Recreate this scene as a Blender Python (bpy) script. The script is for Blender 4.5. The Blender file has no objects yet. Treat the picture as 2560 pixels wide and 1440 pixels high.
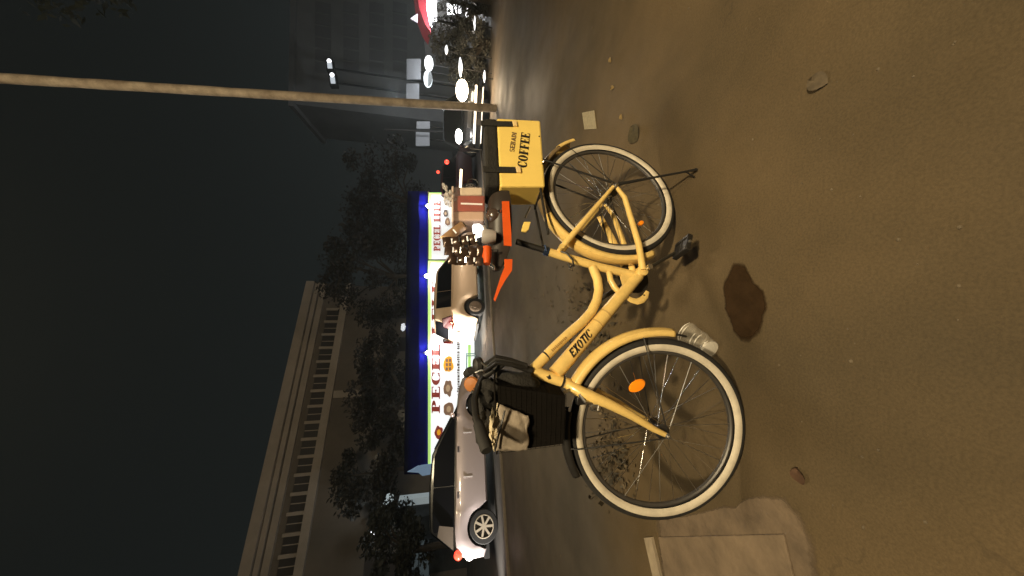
import bpy, bmesh, math, random
import numpy as np
from mathutils import Vector, noise as mnoise
random.seed(7)
R = math.radians
sc = bpy.context.scene
COL = sc.collection
V = lambda *a: np.array(a, float)

# ---------------------------------------------------------------- camera
# hand-held phone turned on its side: the picture's left edge is the sky
FPX, PITCH, ROLL, CAMH = 770.0, 0.2, 0.018, 1.10
FW = V(0, math.cos(PITCH), -math.sin(PITCH))
_U = V(0, math.sin(PITCH), math.cos(PITCH)); _R = V(1, 0, 0)
CR = math.cos(ROLL) * _R + math.sin(ROLL) * _U
CU = -math.sin(ROLL) * _R + math.cos(ROLL) * _U
CAM = V(0, 0, CAMH)
cam_d = bpy.data.cameras.new("camera"); cam = bpy.data.objects.new("camera", cam_d); COL.objects.link(cam)
cam_d.sensor_fit = 'HORIZONTAL'; cam_d.sensor_width = 36.0; cam_d.lens = 36.0 * FPX / 2560
cam_d.clip_start = 0.02; cam_d.clip_end = 2000
from mathutils import Matrix
bx_, by_, bz_ = -CU, CR, -FW
cam.matrix_world = Matrix(((bx_[0], by_[0], bz_[0], CAM[0]), (bx_[1], by_[1], bz_[1], CAM[1]), (bx_[2], by_[2], bz_[2], CAM[2]), (0, 0, 0, 1)))
sc.camera = cam

# ---------------------------------------------------------------- night sky, street lamps, exposure
w = bpy.data.worlds.new("World"); sc.world = w; w.use_nodes = True
nt = w.node_tree; nt.nodes.clear()
wo = nt.nodes.new('ShaderNodeOutputWorld'); bg = nt.nodes.new('ShaderNodeBackground')
tc = nt.nodes.new('ShaderNodeTexCoord'); sx = nt.nodes.new('ShaderNodeSeparateXYZ'); rp = nt.nodes.new('ShaderNodeValToRGB')
nt.links.new(tc.outputs['Generated'], sx.inputs[0]); nt.links.new(sx.outputs['Z'], rp.inputs['Fac'])
rp.color_ramp.elements[0].position = 0.0; rp.color_ramp.elements[0].color = (0.017, 0.0178, 0.0172, 1)
rp.color_ramp.elements[1].position = 0.75; rp.color_ramp.elements[1].color = (0.0034, 0.0046, 0.0050, 1)
e = rp.color_ramp.elements.new(0.32); e.color = (0.0088, 0.0108, 0.0108, 1)
nt.links.new(rp.outputs['Color'], bg.inputs['Color']); bg.inputs['Strength'].default_value = 1.0
nt.links.new(bg.outputs[0], wo.inputs[0])
sc.view_settings.view_transform = 'Standard'; sc.view_settings.look = 'None'
sc.view_settings.exposure = 0.0; sc.view_settings.gamma = 1.0

def point_light(name, loc, power, color, radius):
    l = bpy.data.lights.new(name, 'POINT'); l.energy = power; l.color = color; l.shadow_soft_size = radius
    o = bpy.data.objects.new(name, l); o.location = loc; COL.objects.link(o); return o
def spot_light(name, loc, target, power, color, angle, blend=.6, radius=.04):
    l = bpy.data.lights.new(name, 'SPOT'); l.energy = power; l.color = color; l.shadow_soft_size = radius
    l.spot_size = R(angle); l.spot_blend = blend
    o = bpy.data.objects.new(name, l); o.location = loc
    o.rotation_euler = (Vector(target) - Vector(loc)).to_track_quat('-Z', 'Y').to_euler(); COL.objects.link(o); return o
SODIUM = (1.0, .81, .51)
spot_light('street_lamp_near', (0.9, -3.4, 6.2), (.1, 2.1, .2), 2500, SODIUM, 46, 1.0, .22)
point_light('street_lamp_behind', (2.6, -4.2, 6.5), 850, SODIUM, .22)
point_light('street_lamp_across', (-.5, 2.3, 7.2), 640, SODIUM, .5)

# ---------------------------------------------------------------- points
def ray(X, Y):
    u, v = 1440 - Y, X
    return FW + CR * (u - 720) / FPX - CU * (v - 1280) / FPX
def G(X, Y, z=0.0):
    d = ray(X, Y); return CAM + d * ((z - CAMH) / d[2])
def AT(X, Y, depth):
    d = ray(X, Y); return CAM + d * (depth / d[1])
# rear half of the bicycle lies in one plane, the steered front wheel in another
C0 = V(0.46252338, 1.39477562, 0.33454288); D0 = V(0.9242407, 0.38181033, 0)
U0 = V(-0.01993925, 0.04826655, 0.99863545); N0 = V(0.38128934, -0.92297953, 0.05222292)
C1 = V(-0.510845, 1.01408789, 0.33143732); D1 = V(0.99984043, 0.01786387, 0)
U1 = V(-0.00259836, 0.14542995, 0.98936514); N1 = V(0.01767389, -0.98920726, 0.14545316)
def B(s, t, o=0): return C0 + D0 * s + U0 * t + N0 * o
def Fr(s, t, o=0): return C1 + D1 * s + U1 * t + N1 * o
def onplane(X, Y, o, C, N):
    d = ray(X, Y); return CAM + d * (((C + N * o - CAM) @ N) / (d @ N))
def BP(X, Y, o=0): return onplane(X, Y, o, C0, N0)
def FP(X, Y, o=0): return onplane(X, Y, o, C1, N1)

# ---------------------------------------------------------------- materials
MATS = {}
def mat(name, col, rough=.6, metal=0.0, var=0.0, vscale=8.0, bump=0.0, bscale=40.0, emit=0.0, ecol=None, spec=.5, alpha=1.0, trans=0.0, col2=None, coat=0.0):
    if name in MATS: return MATS[name]
    m = bpy.data.materials.new(name); m.use_nodes = True; n = m.node_tree; b = n.nodes['Principled BSDF']
    b.inputs['Base Color'].default_value = (*col, 1); b.inputs['Roughness'].default_value = rough
    b.inputs['Metallic'].default_value = metal; b.inputs['Specular IOR Level'].default_value = spec
    if coat: b.inputs['Coat Weight'].default_value = coat; b.inputs['Coat Roughness'].default_value = .08
    if alpha < 1: b.inputs['Alpha'].default_value = alpha
    if trans: b.inputs['Transmission Weight'].default_value = trans
    if emit:
        b.inputs['Emission Color'].default_value = (*(ecol or col), 1); b.inputs['Emission Strength'].default_value = emit
    if var or bump:
        t = n.nodes.new('ShaderNodeTexCoord')
    if var:
        nz = n.nodes.new('ShaderNodeTexNoise'); nz.inputs['Scale'].default_value = vscale; nz.inputs['Detail'].default_value = 6; nz.inputs['Roughness'].default_value = .65
        n.links.new(t.outputs['Object'], nz.inputs['Vector'])
        rr = n.nodes.new('ShaderNodeValToRGB'); rr.color_ramp.elements[0].position = .35; rr.color_ramp.elements[1].position = .68
        c2 = col2 or tuple(c * (1 - var) for c in col)
        rr.color_ramp.elements[0].color = (*c2, 1); rr.color_ramp.elements[1].color = (*col, 1)
        n.links.new(nz.outputs['Fac'], rr.inputs['Fac']); n.links.new(rr.outputs['Color'], b.inputs['Base Color'])
    if bump:
        nb = n.nodes.new('ShaderNodeTexNoise'); nb.inputs['Scale'].default_value = bscale; nb.inputs['Detail'].default_value = 4
        n.links.new(t.outputs['Object'], nb.inputs['Vector'])
        bp = n.nodes.new('ShaderNodeBump'); bp.inputs['Strength'].default_value = bump; bp.inputs['Distance'].default_value = .01
        n.links.new(nb.outputs['Fac'], bp.inputs['Height']); n.links.new(bp.outputs['Normal'], b.inputs['Normal'])
    MATS[name] = m; return m

YEL = mat('yellow_paint', (.88, .61, .20), .30, var=.16, vscale=26, spec=.5, coat=.4)
YELB = mat('yellow_board', (.93, .67, .17), .55, var=.08, vscale=9)
BLK = mat('black_plastic', (.018, .016, .014), .45, var=.3, vscale=30)
BLKF = mat('black_fabric', (.022, .019, .015), .9, var=.5, vscale=25, bump=.6, bscale=120)
RUB = mat('tyre_rubber', (.02, .018, .016), .8, var=.35, vscale=40)
WHW = mat('whitewall_rubber', (.70, .62, .48), .6, var=.22, vscale=22)
CHR = mat('chrome', (.75, .75, .75), .18, 1.0)
STL = mat('dull_steel', (.45, .44, .42), .4, 1.0)
ORG = mat('orange_plastic', (.80, .105, .008), .55, var=.15, vscale=20)
AMB = mat('amber_reflector', (1.0, .28, .01), .2, emit=.12, coat=.5)
INK = mat('black_ink', (.02, .015, .01), .6)
SKIN = mat('beige_cloth', (.40, .33, .25), .85, var=.35, vscale=12, bump=.5, bscale=30)
GLASS = mat('dark_glass', (.008, .008, .010), .08, spec=.6)

# ---------------------------------------------------------------- mesh builder
def nrm(a): return a / (np.linalg.norm(a) + 1e-12)
class MB:
    def __init__(s): s.v = []; s.f = []; s.m = []
    def add(s, vs, fs, mi=0):
        b = len(s.v); s.v += [tuple(map(float, p)) for p in vs]
        s.f += [tuple(i + b for i in f) for f in fs]; s.m += [mi] * len(fs); return s
    def box(s, c, sx, sy, sz, ax=V(1, 0, 0), ay=V(0, 1, 0), az=V(0, 0, 1), mi=0):
        c = np.array(c, float); vs = [c + ax * (i * sx / 2) + ay * (j * sy / 2) + az * (k * sz / 2) for k in (-1, 1) for j in (-1, 1) for i in (-1, 1)]
        return s.add(vs, [(0, 2, 3, 1), (4, 5, 7, 6), (0, 1, 5, 4), (2, 6, 7, 3), (0, 4, 6, 2), (1, 3, 7, 5)], mi)
    def tube(s, pts, r, n=10, closed=False, flat=1.0, cap=True, mi=0, ref=None):
        pts = [np.array(p, float) for p in pts]; k = len(pts)
        rs = r if hasattr(r, '__len__') else [r] * k
        tang = []
        for i in range(k):
            a = pts[(i - 1) % k] if closed or i > 0 else pts[0]; b = pts[(i + 1) % k] if closed or i < k - 1 else pts[-1]
            tang.append(nrm(b - a))
        up = ref if ref is not None else (V(0, 0, 1) if abs(tang[0][2]) < .9 else V(1, 0, 0))
        x = nrm(np.cross(tang[0], up)); vs = []
        for i in range(k):
            x = nrm(x - tang[i] * (x @ tang[i])) if ref is None else nrm(np.cross(tang[i], ref)); y = np.cross(tang[i], x)
            for j in range(n):
                a = 2 * math.pi * j / n; vs.append(pts[i] + x * math.cos(a) * rs[i] + y * math.sin(a) * rs[i] * flat)
        fs = []
        for i in range(k if closed else k - 1):
            for j in range(n):
                a = i * n + j; b = i * n + (j + 1) % n; c = ((i + 1) % k) * n + (j + 1) % n; d = ((i + 1) % k) * n + j
                fs.append((a, b, c, d))
        if cap and not closed: fs += [tuple(range(n - 1, -1, -1)), tuple(range((k - 1) * n, k * n))]
        return s.add(vs, fs, mi)
    def prism(s, poly, o, ex, ey, dv, mi=0):
        n = len(poly); o = np.array(o, float)
        a = [o + ex * p[0] + ey * p[1] for p in poly]; b = [p + dv for p in a]
        fs = [tuple(range(n)), tuple(range(2 * n - 1, n - 1, -1))] + [(i, i + n, (i + 1) % n + n, (i + 1) % n) for i in range(n)]
        return s.add(a + b, fs, mi)
    def poly3(s, pts, dv, mi=0):
        n = len(pts); a = [np.array(p, float) for p in pts]; b = [p + dv for p in a]
        fs = [tuple(range(n)), tuple(range(2 * n - 1, n - 1, -1))] + [(i, i + n, (i + 1) % n + n, (i + 1) % n) for i in range(n)]
        return s.add(a + b, fs, mi)
    def ring(s, outer, inner, dv, mi=0):
        n = len(outer); vs = list(outer) + list(inner) + [p + dv for p in outer] + [p + dv for p in inner]; fs = []
        for i in range(n):
            j = (i + 1) % n
            fs += [(i, j, n + j, n + i), (2 * n + i, 3 * n + i, 3 * n + j, 2 * n + j), (i, 2 * n + i, 2 * n + j, j), (n + i, n + j, 3 * n + j, 3 * n + i)]
        return s.add(vs, fs, mi)
    def lathe(s, prof, o, axis, n=24, mi=0, cap=True):
        axis = nrm(np.array(axis, float)); x = nrm(np.cross(axis, V(0, 0, 1) if abs(axis[2]) < .9 else V(1, 0, 0))); y = np.cross(axis, x)
        o = np.array(o, float); vs = []; k = len(prof)
        for r, h in prof:
            for j in range(n):
                a = 2 * math.pi * j / n; vs.append(o + axis * h + (x * math.cos(a) + y * math.sin(a)) * r)
        fs = [(i * n + j, i * n + (j + 1) % n, (i + 1) * n + (j + 1) % n, (i + 1) * n + j) for i in range(k - 1) for j in range(n)]
        if cap and prof[0][0] > 1e-4: fs.append(tuple(range(n - 1, -1, -1)))
        if cap and prof[-1][0] > 1e-4: fs.append(tuple(range((k - 1) * n, k * n)))
        return s.add(vs, fs, mi)
    def blob(s, c, rx, ry, rz, ax=V(1, 0, 0), ay=V(0, 1, 0), az=V(0, 0, 1), amp=.1, fr=2.0, seed=0, nu=24, nv=14, mi=0):
        c = np.array(c, float); vs = []
        for i in range(nv + 1):
            th = math.pi * i / nv
            for j in range(nu):
                ph = 2 * math.pi * j / nu; p = V(math.sin(th) * math.cos(ph), math.sin(th) * math.sin(ph), math.cos(th))
                k = 1 + amp * mnoise.noise(Vector(p * fr) + Vector((seed * 3.1, seed * 7.7, seed)))*2
                vs.append(c + ax * p[0] * rx * k + ay * p[1] * ry * k + az * p[2] * rz * k)
        fs = [(i * nu + j, (i + 1) * nu + j, (i + 1) * nu + (j + 1) % nu, i * nu + (j + 1) % nu) for i in range(nv) for j in range(nu)]
        return s.add(vs, fs, mi)
    def build(s, name, mats, parent=None, smooth=True, ang=35, bevel=0, loc=None, subd=0):
        me = bpy.data.meshes.new(name)
        base = np.array(parent['_o'] if parent is not None else (loc if loc is not None else (0, 0, 0)), float)
        me.from_pydata([tuple(np.array(p) - base) for p in s.v], [], s.f)
        bm = bmesh.new(); bm.from_mesh(me); bmesh.ops.recalc_face_normals(bm, faces=bm.faces); bm.to_mesh(me); bm.free()
        if not isinstance(mats, (list, tuple)): mats = [mats]
        for m in mats: me.materials.append(m)
        if len(mats) > 1: me.polygons.foreach_set('material_index', s.m)
        if smooth:
            me.polygons.foreach_set('use_smooth', [True] * len(me.polygons)); me.set_sharp_from_angle(angle=R(ang))
        me.update(); o = bpy.data.objects.new(name, me); COL.objects.link(o)
        if parent is not None: o.parent = parent; o['_o'] = tuple(base)
        else: o.location = tuple(base); o['_o'] = tuple(base)
        if bevel:
            b = o.modifiers.new('bevel', 'BEVEL'); b.width = bevel; b.segments = 2; b.limit_method = 'ANGLE'; b.angle_limit = R(40)
        if subd:
            q = o.modifiers.new('sub', 'SUBSURF'); q.levels = subd; q.render_levels = subd
        return o
def tag(o, label=None, cat=None, group=None, kind=None):
    if label: o['label'] = label
    if cat: o['category'] = cat
    if group: o['group'] = group
    if kind: o['kind'] = kind
    return o
def thing(name, label, cat, loc, group=None):
    o = bpy.data.objects.new(name, None); o.empty_display_size = .1; o.location = tuple(loc); COL.objects.link(o)
    o['_o'] = tuple(map(float, loc)); return tag(o, label, cat, group)
def arc(fn, r, a0, a1, n, o=0): return [fn(r * math.cos(R(a0 + (a1 - a0) * i / (n - 1))), r * math.sin(R(a0 + (a1 - a0) * i / (n - 1))), o) for i in range(n)]

# lettering: serif capitals with thick and thin strokes, drawn as polygons on a unit em (height 1)
def ell(cx, cy, rx, ry, a0=0, a1=360, n=28): return [(cx + rx * math.cos(R(a0 + (a1 - a0) * i / n)), cy + ry * math.sin(R(a0 + (a1 - a0) * i / n))) for i in range(n + 1)]
def rect(x0, y0, x1, y1): return [(x0, y0), (x1, y0), (x1, y1), (x0, y1)]
def strip(outer, inner): return [[outer[i], outer[i + 1], inner[i + 1], inner[i]] for i in range(len(outer) - 1)]
def glyph(ch, st=.2, th=.06, serif=.07):
    """list of quads, advance width"""
    P = []; S = serif
    def stem(x): 
        P.append(rect(x, 0, x + st, 1))
        if S: P.append(rect(x - S, 0, x + st + S, th)); P.append(rect(x - S, 1 - th, x + st + S, 1))
    if ch in 'EFL':
        stem(S); x1 = .62
        if ch != 'F':
            P.append(rect(S, 0, x1, th)); P.append([(x1 - .05, th), (x1, 0), (x1, .3), (x1 - .03, .3)])
        if ch != 'L':
            P.append(rect(S, 1 - th, x1, 1)); P.append([(x1 - .05, 1 - th), (x1 - .03, .7), (x1, .7), (x1, 1)])
            P.append(rect(S + st, .5 - th / 2, x1 - .16, .5 + th / 2)); P.append(rect(x1 - .2, .38, x1 - .15, .62))
        return P, .70
    if ch == 'O':
        P += strip(ell(.36, .5, .36, .52), ell(.36, .5, .36 - st, .46)); return P, .80
    if ch == 'C':
        P += strip(ell(.36, .5, .36, .52, 40, 320), ell(.38, .5, .38 - st, .46, 40, 320)); P.append(rect(.58, .62, .64, .98)); P.append(rect(.58, .05, .63, .3)); return P, .74
    if ch == 'P':
        stem(S); P += strip(ell(.3, .73, .34, .27, -90, 90), ell(.3, .73, .34 - st, .20, -90, 90)); P.append(rect(S + st, 1 - th, .32, 1)); P.append(rect(S + st, .46, .32, .46 + th)); return P, .72
    if ch == 'I': stem(S); return P, st + 2 * S + .1
    if ch == 'T':
        stem(.28 - st / 2 + .05); P.append(rect(0, 1 - max(th, .12), .64, 1)); return P, .7
    if ch == 'X':
        P.append([(0, 0), (st, 0), (.62, 1), (.62 - st, 1)]); P.append([(.62 - st, 0), (.62, 0), (st, 1), (0, 1)]); return P, .72
    if ch == 'S':
        P += strip(ell(.3, .73, .3, .27, 30, 260), ell(.3, .73, .3 - st * .8, .2, 30, 260)); P += strip(ell(.3, .27, .3, .27, -150, 90), ell(.3, .27, .3 - st * .8, .2, -150, 90)); return P, .7
    if ch == 'B':
        P.append(rect(0, 0, st, 1)); P += strip(ell(.26, .75, .3, .25, -90, 90), ell(.26, .75, .3 - st, .18, -90, 90)); P += strip(ell(.26, .26, .34, .26, -90, 90), ell(.26, .26, .34 - st, .19, -90, 90)); P += [rect(st, .93, .27, 1), rect(st, .46, .27, .54), rect(st, 0, .27, .07)]; return P, .7
    if ch == 'A':
        P += [[(0, 0), (st, 0), (.38, 1), (.26, 1)], [(.64 - st, 0), (.64, 0), (.38, 1), (.26, 1)], rect(.14, .26, .5, .36)]; return P, .74
    if ch == 'D':
        P.append(rect(0, 0, st, 1)); P += strip(ell(.2, .5, .42, .5, -90, 90), ell(.2, .5, .42 - st, .42, -90, 90)); return P, .72
    if ch == 'R':
        p, a = glyph('P', st, th, 0); P += p; P.append([(.25, .46), (.45, .46), (.68, 0), (.45, 0)]); return P, .74
    return P, .4
def letters(mb, text, o, ex, ey, h, width=None, depth=.0012, nn=V(0, -1, 0), shear=0.0, mi=0, **kw):
    gl = [glyph(c, **kw) for c in text]; tot = sum(a for _, a in gl); k = (width / tot) if width else h; x = 0
    for P, a in gl:
        for q in P: mb.prism([((x + px) * k + shear * py * h, py * h) for px, py in q], o, ex, ey, nn * depth, mi)
        x += a
    return mb

# ================================================================ the setting
def ground_material():
    m = bpy.data.materials.new('dirty_asphalt'); m.use_nodes = True; n = m.node_tree; b = n.nodes['Principled BSDF']
    L = n.links.new; N = n.nodes.new
    t = N('ShaderNodeTexCoord')
    def noise(scale, det=8, rough=.6):
        z = N('ShaderNodeTexNoise'); z.inputs['Scale'].default_value = scale; z.inputs['Detail'].default_value = det; z.inputs['Roughness'].default_value = rough
        L(t.outputs['Object'], z.inputs['Vector']); return z.outputs['Fac']
    def ramp(src, p0, c0, p1, c1):
        r = N('ShaderNodeValToRGB'); r.color_ramp.elements[0].position = p0; r.color_ramp.elements[1].position = p1
        r.color_ramp.elements[0].color = (*c0, 1); r.color_ramp.elements[1].color = (*c1, 1); L(src, r.inputs['Fac']); return r.outputs['Color']
    def mix(f, a, bb, mode='MIX'):
        x = N('ShaderNodeMix'); x.data_type = 'RGBA'; x.blend_type = mode
        if isinstance(f, float): x.inputs[0].default_value = f
        else: L(f, x.inputs[0])
        L(a, x.inputs[6]); L(bb, x.inputs[7]); return x.outputs[2]
    brown = ramp(noise(1.3, 10, .68), .32, (.086, .062, .032), .70, (.134, .096, .051))
    grey = ramp(noise(1.7, 10, .68), .32, (.082, .069, .054), .70, (.124, .105, .083))
    # the dusty near lot meets older grey paving along the line of weeds behind the bicycle
    sep = N('ShaderNodeSeparateXYZ'); L(t.outputs['Object'], sep.inputs[0])
    def math_(op, a, bb):
        q = N('ShaderNodeMath'); q.operation = op
        for i, z in enumerate((a, bb)):
            if isinstance(z, (int, float)): q.inputs[i].default_value = z
            else: L(z, q.inputs[i])
        return q.outputs[0]
    d = math_('SUBTRACT', sep.outputs['Y'], math_('MULTIPLY', sep.outputs['X'], .42)); d = math_('SUBTRACT', d, 2.15)
    d = math_('ADD', d, math_('MULTIPLY', math_('SUBTRACT', noise(2.2, 5), .5), 1.3))
    f = math_('MULTIPLY', d, 1.2); cl = N('ShaderNodeClamp'); L(f, cl.inputs[0])
    col = mix(cl.outputs[0], brown, grey)
    speck = ramp(noise(140, 3, .7), .36, (.55, .55, .55), .62, (1.18, 1.18, 1.18)); col = mix(.4, col, mix(1.0, col, speck, 'MULTIPLY'))
    blotch = ramp(noise(.55, 4), .36, (.66, .68, .70), .66, (1.12, 1.07, 1.0)); col = mix(.9, col, mix(1.0, col, blotch, 'MULTIPLY'))
    vor = N('ShaderNodeTexVoronoi'); vor.inputs['Scale'].default_value = 9; L(t.outputs['Object'], vor.inputs['Vector'])
    dots = ramp(vor.outputs['Distance'], .035, (1, 1, 1), .06, (0, 0, 0))
    light = N('ShaderNodeRGB'); light.outputs[0].default_value = (.24, .19, .11, 1)
    g = N('ShaderNodeRGBToBW'); L(dots, g.inputs[0]); gg = math_('MULTIPLY', g.outputs[0], math_('GREATER_THAN', noise(3.1, 2), .56)); col = mix(math_('MULTIPLY', gg, .12), col, light.outputs[0])
    wv = N('ShaderNodeTexVoronoi'); wv.feature = 'DISTANCE_TO_EDGE'; wv.inputs['Scale'].default_value = .9
    dv_ = N('ShaderNodeVectorMath'); dv_.operation = 'ADD'; nzc = N('ShaderNodeTexNoise'); nzc.inputs['Scale'].default_value = 2.5; nzc.inputs['Detail'].default_value = 6; L(t.outputs['Object'], nzc.inputs['Vector'])
    L(t.outputs['Object'], dv_.inputs[0]); L(nzc.outputs['Color'], dv_.inputs[1]); L(dv_.outputs[0], wv.inputs['Vector'])
    crk = math_('MULTIPLY', math_('LESS_THAN', wv.outputs['Distance'], .006), math_('GREATER_THAN', noise(.8, 3), .56))
    dk = N('ShaderNodeRGB'); dk.outputs[0].default_value = (.035, .026, .016, 1); col = mix(math_('MULTIPLY', crk, .22), col, dk.outputs[0])
    L(col, b.inputs['Base Color']); rr2 = N('ShaderNodeMapRange'); L(noise(.9, 5), rr2.inputs[0]); rr2.inputs[1].default_value = .35; rr2.inputs[2].default_value = .65; rr2.inputs[3].default_value = .62; rr2.inputs[4].default_value = .85; L(rr2.outputs[0], b.inputs['Roughness']); b.inputs['Specular IOR Level'].default_value = .25
    bp = N('ShaderNodeBump'); bp.inputs['Strength'].default_value = .22; bp.inputs['Distance'].default_value = .004
    L(noise(90, 6, .7), bp.inputs['Height']); L(bp.outputs['Normal'], b.inputs['Normal']); return m
mb = MB(); mb.add([(-400, -60, 0), (400, -60, 0), (400, 700, 0), (-400, 700, 0)], [(0, 1, 2, 3)])
tag(mb.build('ground', ground_material(), smooth=False), 'dirty brown asphalt lot under the bicycle, dusty and speckled', 'ground', kind='structure')
# road beyond the kerb line: direction of the street
ST = nrm(V(.87, .49, 0)); SN = V(-ST[1], ST[0], 0)
K0 = G(1270, 1440); K0[2] = 0
ROAD = mat('road_asphalt', (.075, .066, .056), .7, var=.35, vscale=3, bump=.3, bscale=60)
def line_pts(a, b): return a, b
ka, kb = V(-4.86, 5.16, 0), V(0.35, 8.55, 0)
kd = nrm(kb - ka); kn = V(-kd[1], kd[0], 0)
mb = MB(); mb.add([ka - kd * 60 + kn * .2 + V(0, 0, .004), ka + kd * 150 + kn * .2 + V(0, 0, .004), ka + kd * 150 + kn * 7.2 + V(0, 0, .004), ka - kd * 60 + kn * 7.2 + V(0, 0, .004)], [(0, 1, 2, 3)])
tag(mb.build('road', ROAD, smooth=False), 'dark street asphalt where the cars stand, beyond the pale edge strip', 'road', kind='structure')
KST = mat('pale_concrete', (.30, .25, .19), .8, var=.4, vscale=5, bump=.3, bscale=50)
mb = MB(); mb.box(ka + kd * 2.0 + V(0, 0, .01) + kn * .08, 90, .16, .05, kd, kn)
tag(mb.build('road_edge_strip', KST, smooth=False, bevel=.01), 'long pale concrete edge strip between the lot and the street', 'kerb', kind='structure')

# concrete slab with its worn apron, bottom corner
CONC = mat('slab_concrete', (.20, .145, .092), .8, var=.42, vscale=7, bump=.3, bscale=60)
CONC2 = mat('apron_mortar', (.165, .118, .074), .85, var=.42, vscale=9, bump=.4, bscale=60)
CONC3 = mat('slab_edge', (.36, .29, .20), .75, var=.3, vscale=16)
def gpoly(name, pts, h, m, jag=0.0, smooth=False):
    q = []
    for i, (X, Y) in enumerate(pts):
        a = G(X, Y); b2 = G(*pts[(i + 1) % len(pts)]); k = 8 if jag else 1
        for j in range(k):
            p = a + (b2 - a) * j / k
            if jag: p = p + V(mnoise.noise(Vector(p * 14)), mnoise.noise(Vector(p * 14 + 50)), 0) * jag
            q.append(p)
    mb = MB(); mb.poly3(q, V(0, 0, h)); return mb.build(name, m, smooth=smooth)
def soft_mark(name, pts, h, m, inner, jag):
    """thin sheet on the ground whose rim wears away unevenly"""
    q = []
    for i, (X, Y) in enumerate(pts):
        a = G(X, Y); b2 = G(*pts[(i + 1) % len(pts)])
        for j in range(6):
            p = a + (b2 - a) * j / 6; q.append(p + V(mnoise.noise(Vector(p * 14)), mnoise.noise(Vector(p * 14 + 50)), 0) * jag)
    c = sum(q) / len(q); n = len(q); vs = [p + V(0, 0, h) for p in q] + [c + (p - c) * inner + V(0, 0, h) for p in q] + [c + V(0, 0, h)]
    fs = [(i, (i + 1) % n, n + (i + 1) % n, n + i) for i in range(n)] + [(n + i, n + (i + 1) % n, 2 * n) for i in range(n)]
    mb = MB(); mb.add(vs, fs); o = mb.build(name, m, smooth=False)
    at_ = o.data.attributes.new('rim', 'FLOAT', 'POINT'); at_.data.foreach_set('value', [0.0] * n + [1.0] * (n + 1))
    nt_ = m.node_tree; b_ = nt_.nodes['Principled BSDF']; A = nt_.nodes.new('ShaderNodeAttribute'); A.attribute_name = 'rim'
    tc_ = nt_.nodes.new('ShaderNodeTexCoord'); nz = nt_.nodes.new('ShaderNodeTexNoise'); nz.inputs['Scale'].default_value = 45; nz.inputs['Detail'].default_value = 6
    nt_.links.new(tc_.outputs['Object'], nz.inputs['Vector']); ad = nt_.nodes.new('ShaderNodeMath'); ad.operation = 'MULTIPLY_ADD'; ad.inputs[1].default_value = 1.6; nt_.links.new(A.outputs['Fac'], ad.inputs[0])
    sb_ = nt_.nodes.new('ShaderNodeMath'); sb_.operation = 'SUBTRACT'; sb_.inputs[1].default_value = .72; nt_.links.new(nz.outputs['Fac'], sb_.inputs[0]); nt_.links.new(sb_.outputs[0], ad.inputs[2])
    cl_ = nt_.nodes.new('ShaderNodeClamp'); nt_.links.new(ad.outputs[0], cl_.inputs[0]); nt_.links.new(cl_.outputs[0], b_.inputs['Alpha']); return o
tag(soft_mark('concrete_apron', [(1640, 1295), (1700, 1290), (1840, 1262), (1905, 1236), (1965, 1238), (2010, 1275), (2042, 1340), (2062, 1440), (2070, 1520), (1660, 1540), (1645, 1400)], .004, CONC2, .86, .022), 'worn mortar apron round the concrete slab', 'apron', kind='structure')
sl = thing('drain_slab', 'flat pale concrete slab set in the ground beside the front wheel', 'slab', G(1800, 1420))
mb = MB(); mb.poly3([G(1650, 1342), G(1965, 1334), G(1990, 1440), G(2005, 1520), G(1690, 1560), G(1668, 1440)], V(0, 0, .012)); mb.build('slab', CONC, sl, smooth=False, bevel=.004)
mb = MB(); mb.poly3([G(1616, 1344), G(1634, 1342), G(1657, 1440), G(1675, 1530), G(1656, 1530), G(1638, 1440)], V(0, 0, .016)); mb.build('edge_bar', CONC3, sl, smooth=False)
# oil stain
OIL = mat('oil_soaked_asphalt', (.036, .021, .010), .9, spec=.05, var=.3, vscale=18, bump=.3, bscale=90)
mb = MB(); ol = [(1838, 657), (1862, 660), (1877, 682), (1892, 706), (1912, 728), (1918, 765), (1915, 810), (1905, 845), (1880, 857), (1855, 853), (1836, 835), (1823, 805), (1812, 775), (1807, 740), (1809, 705), (1820, 680)]
tag(soft_mark('oil_stain', ol, .0035, OIL, .80, .016), 'dark oval oil stain on the brown asphalt in front of the bicycle', 'stain')

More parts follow.
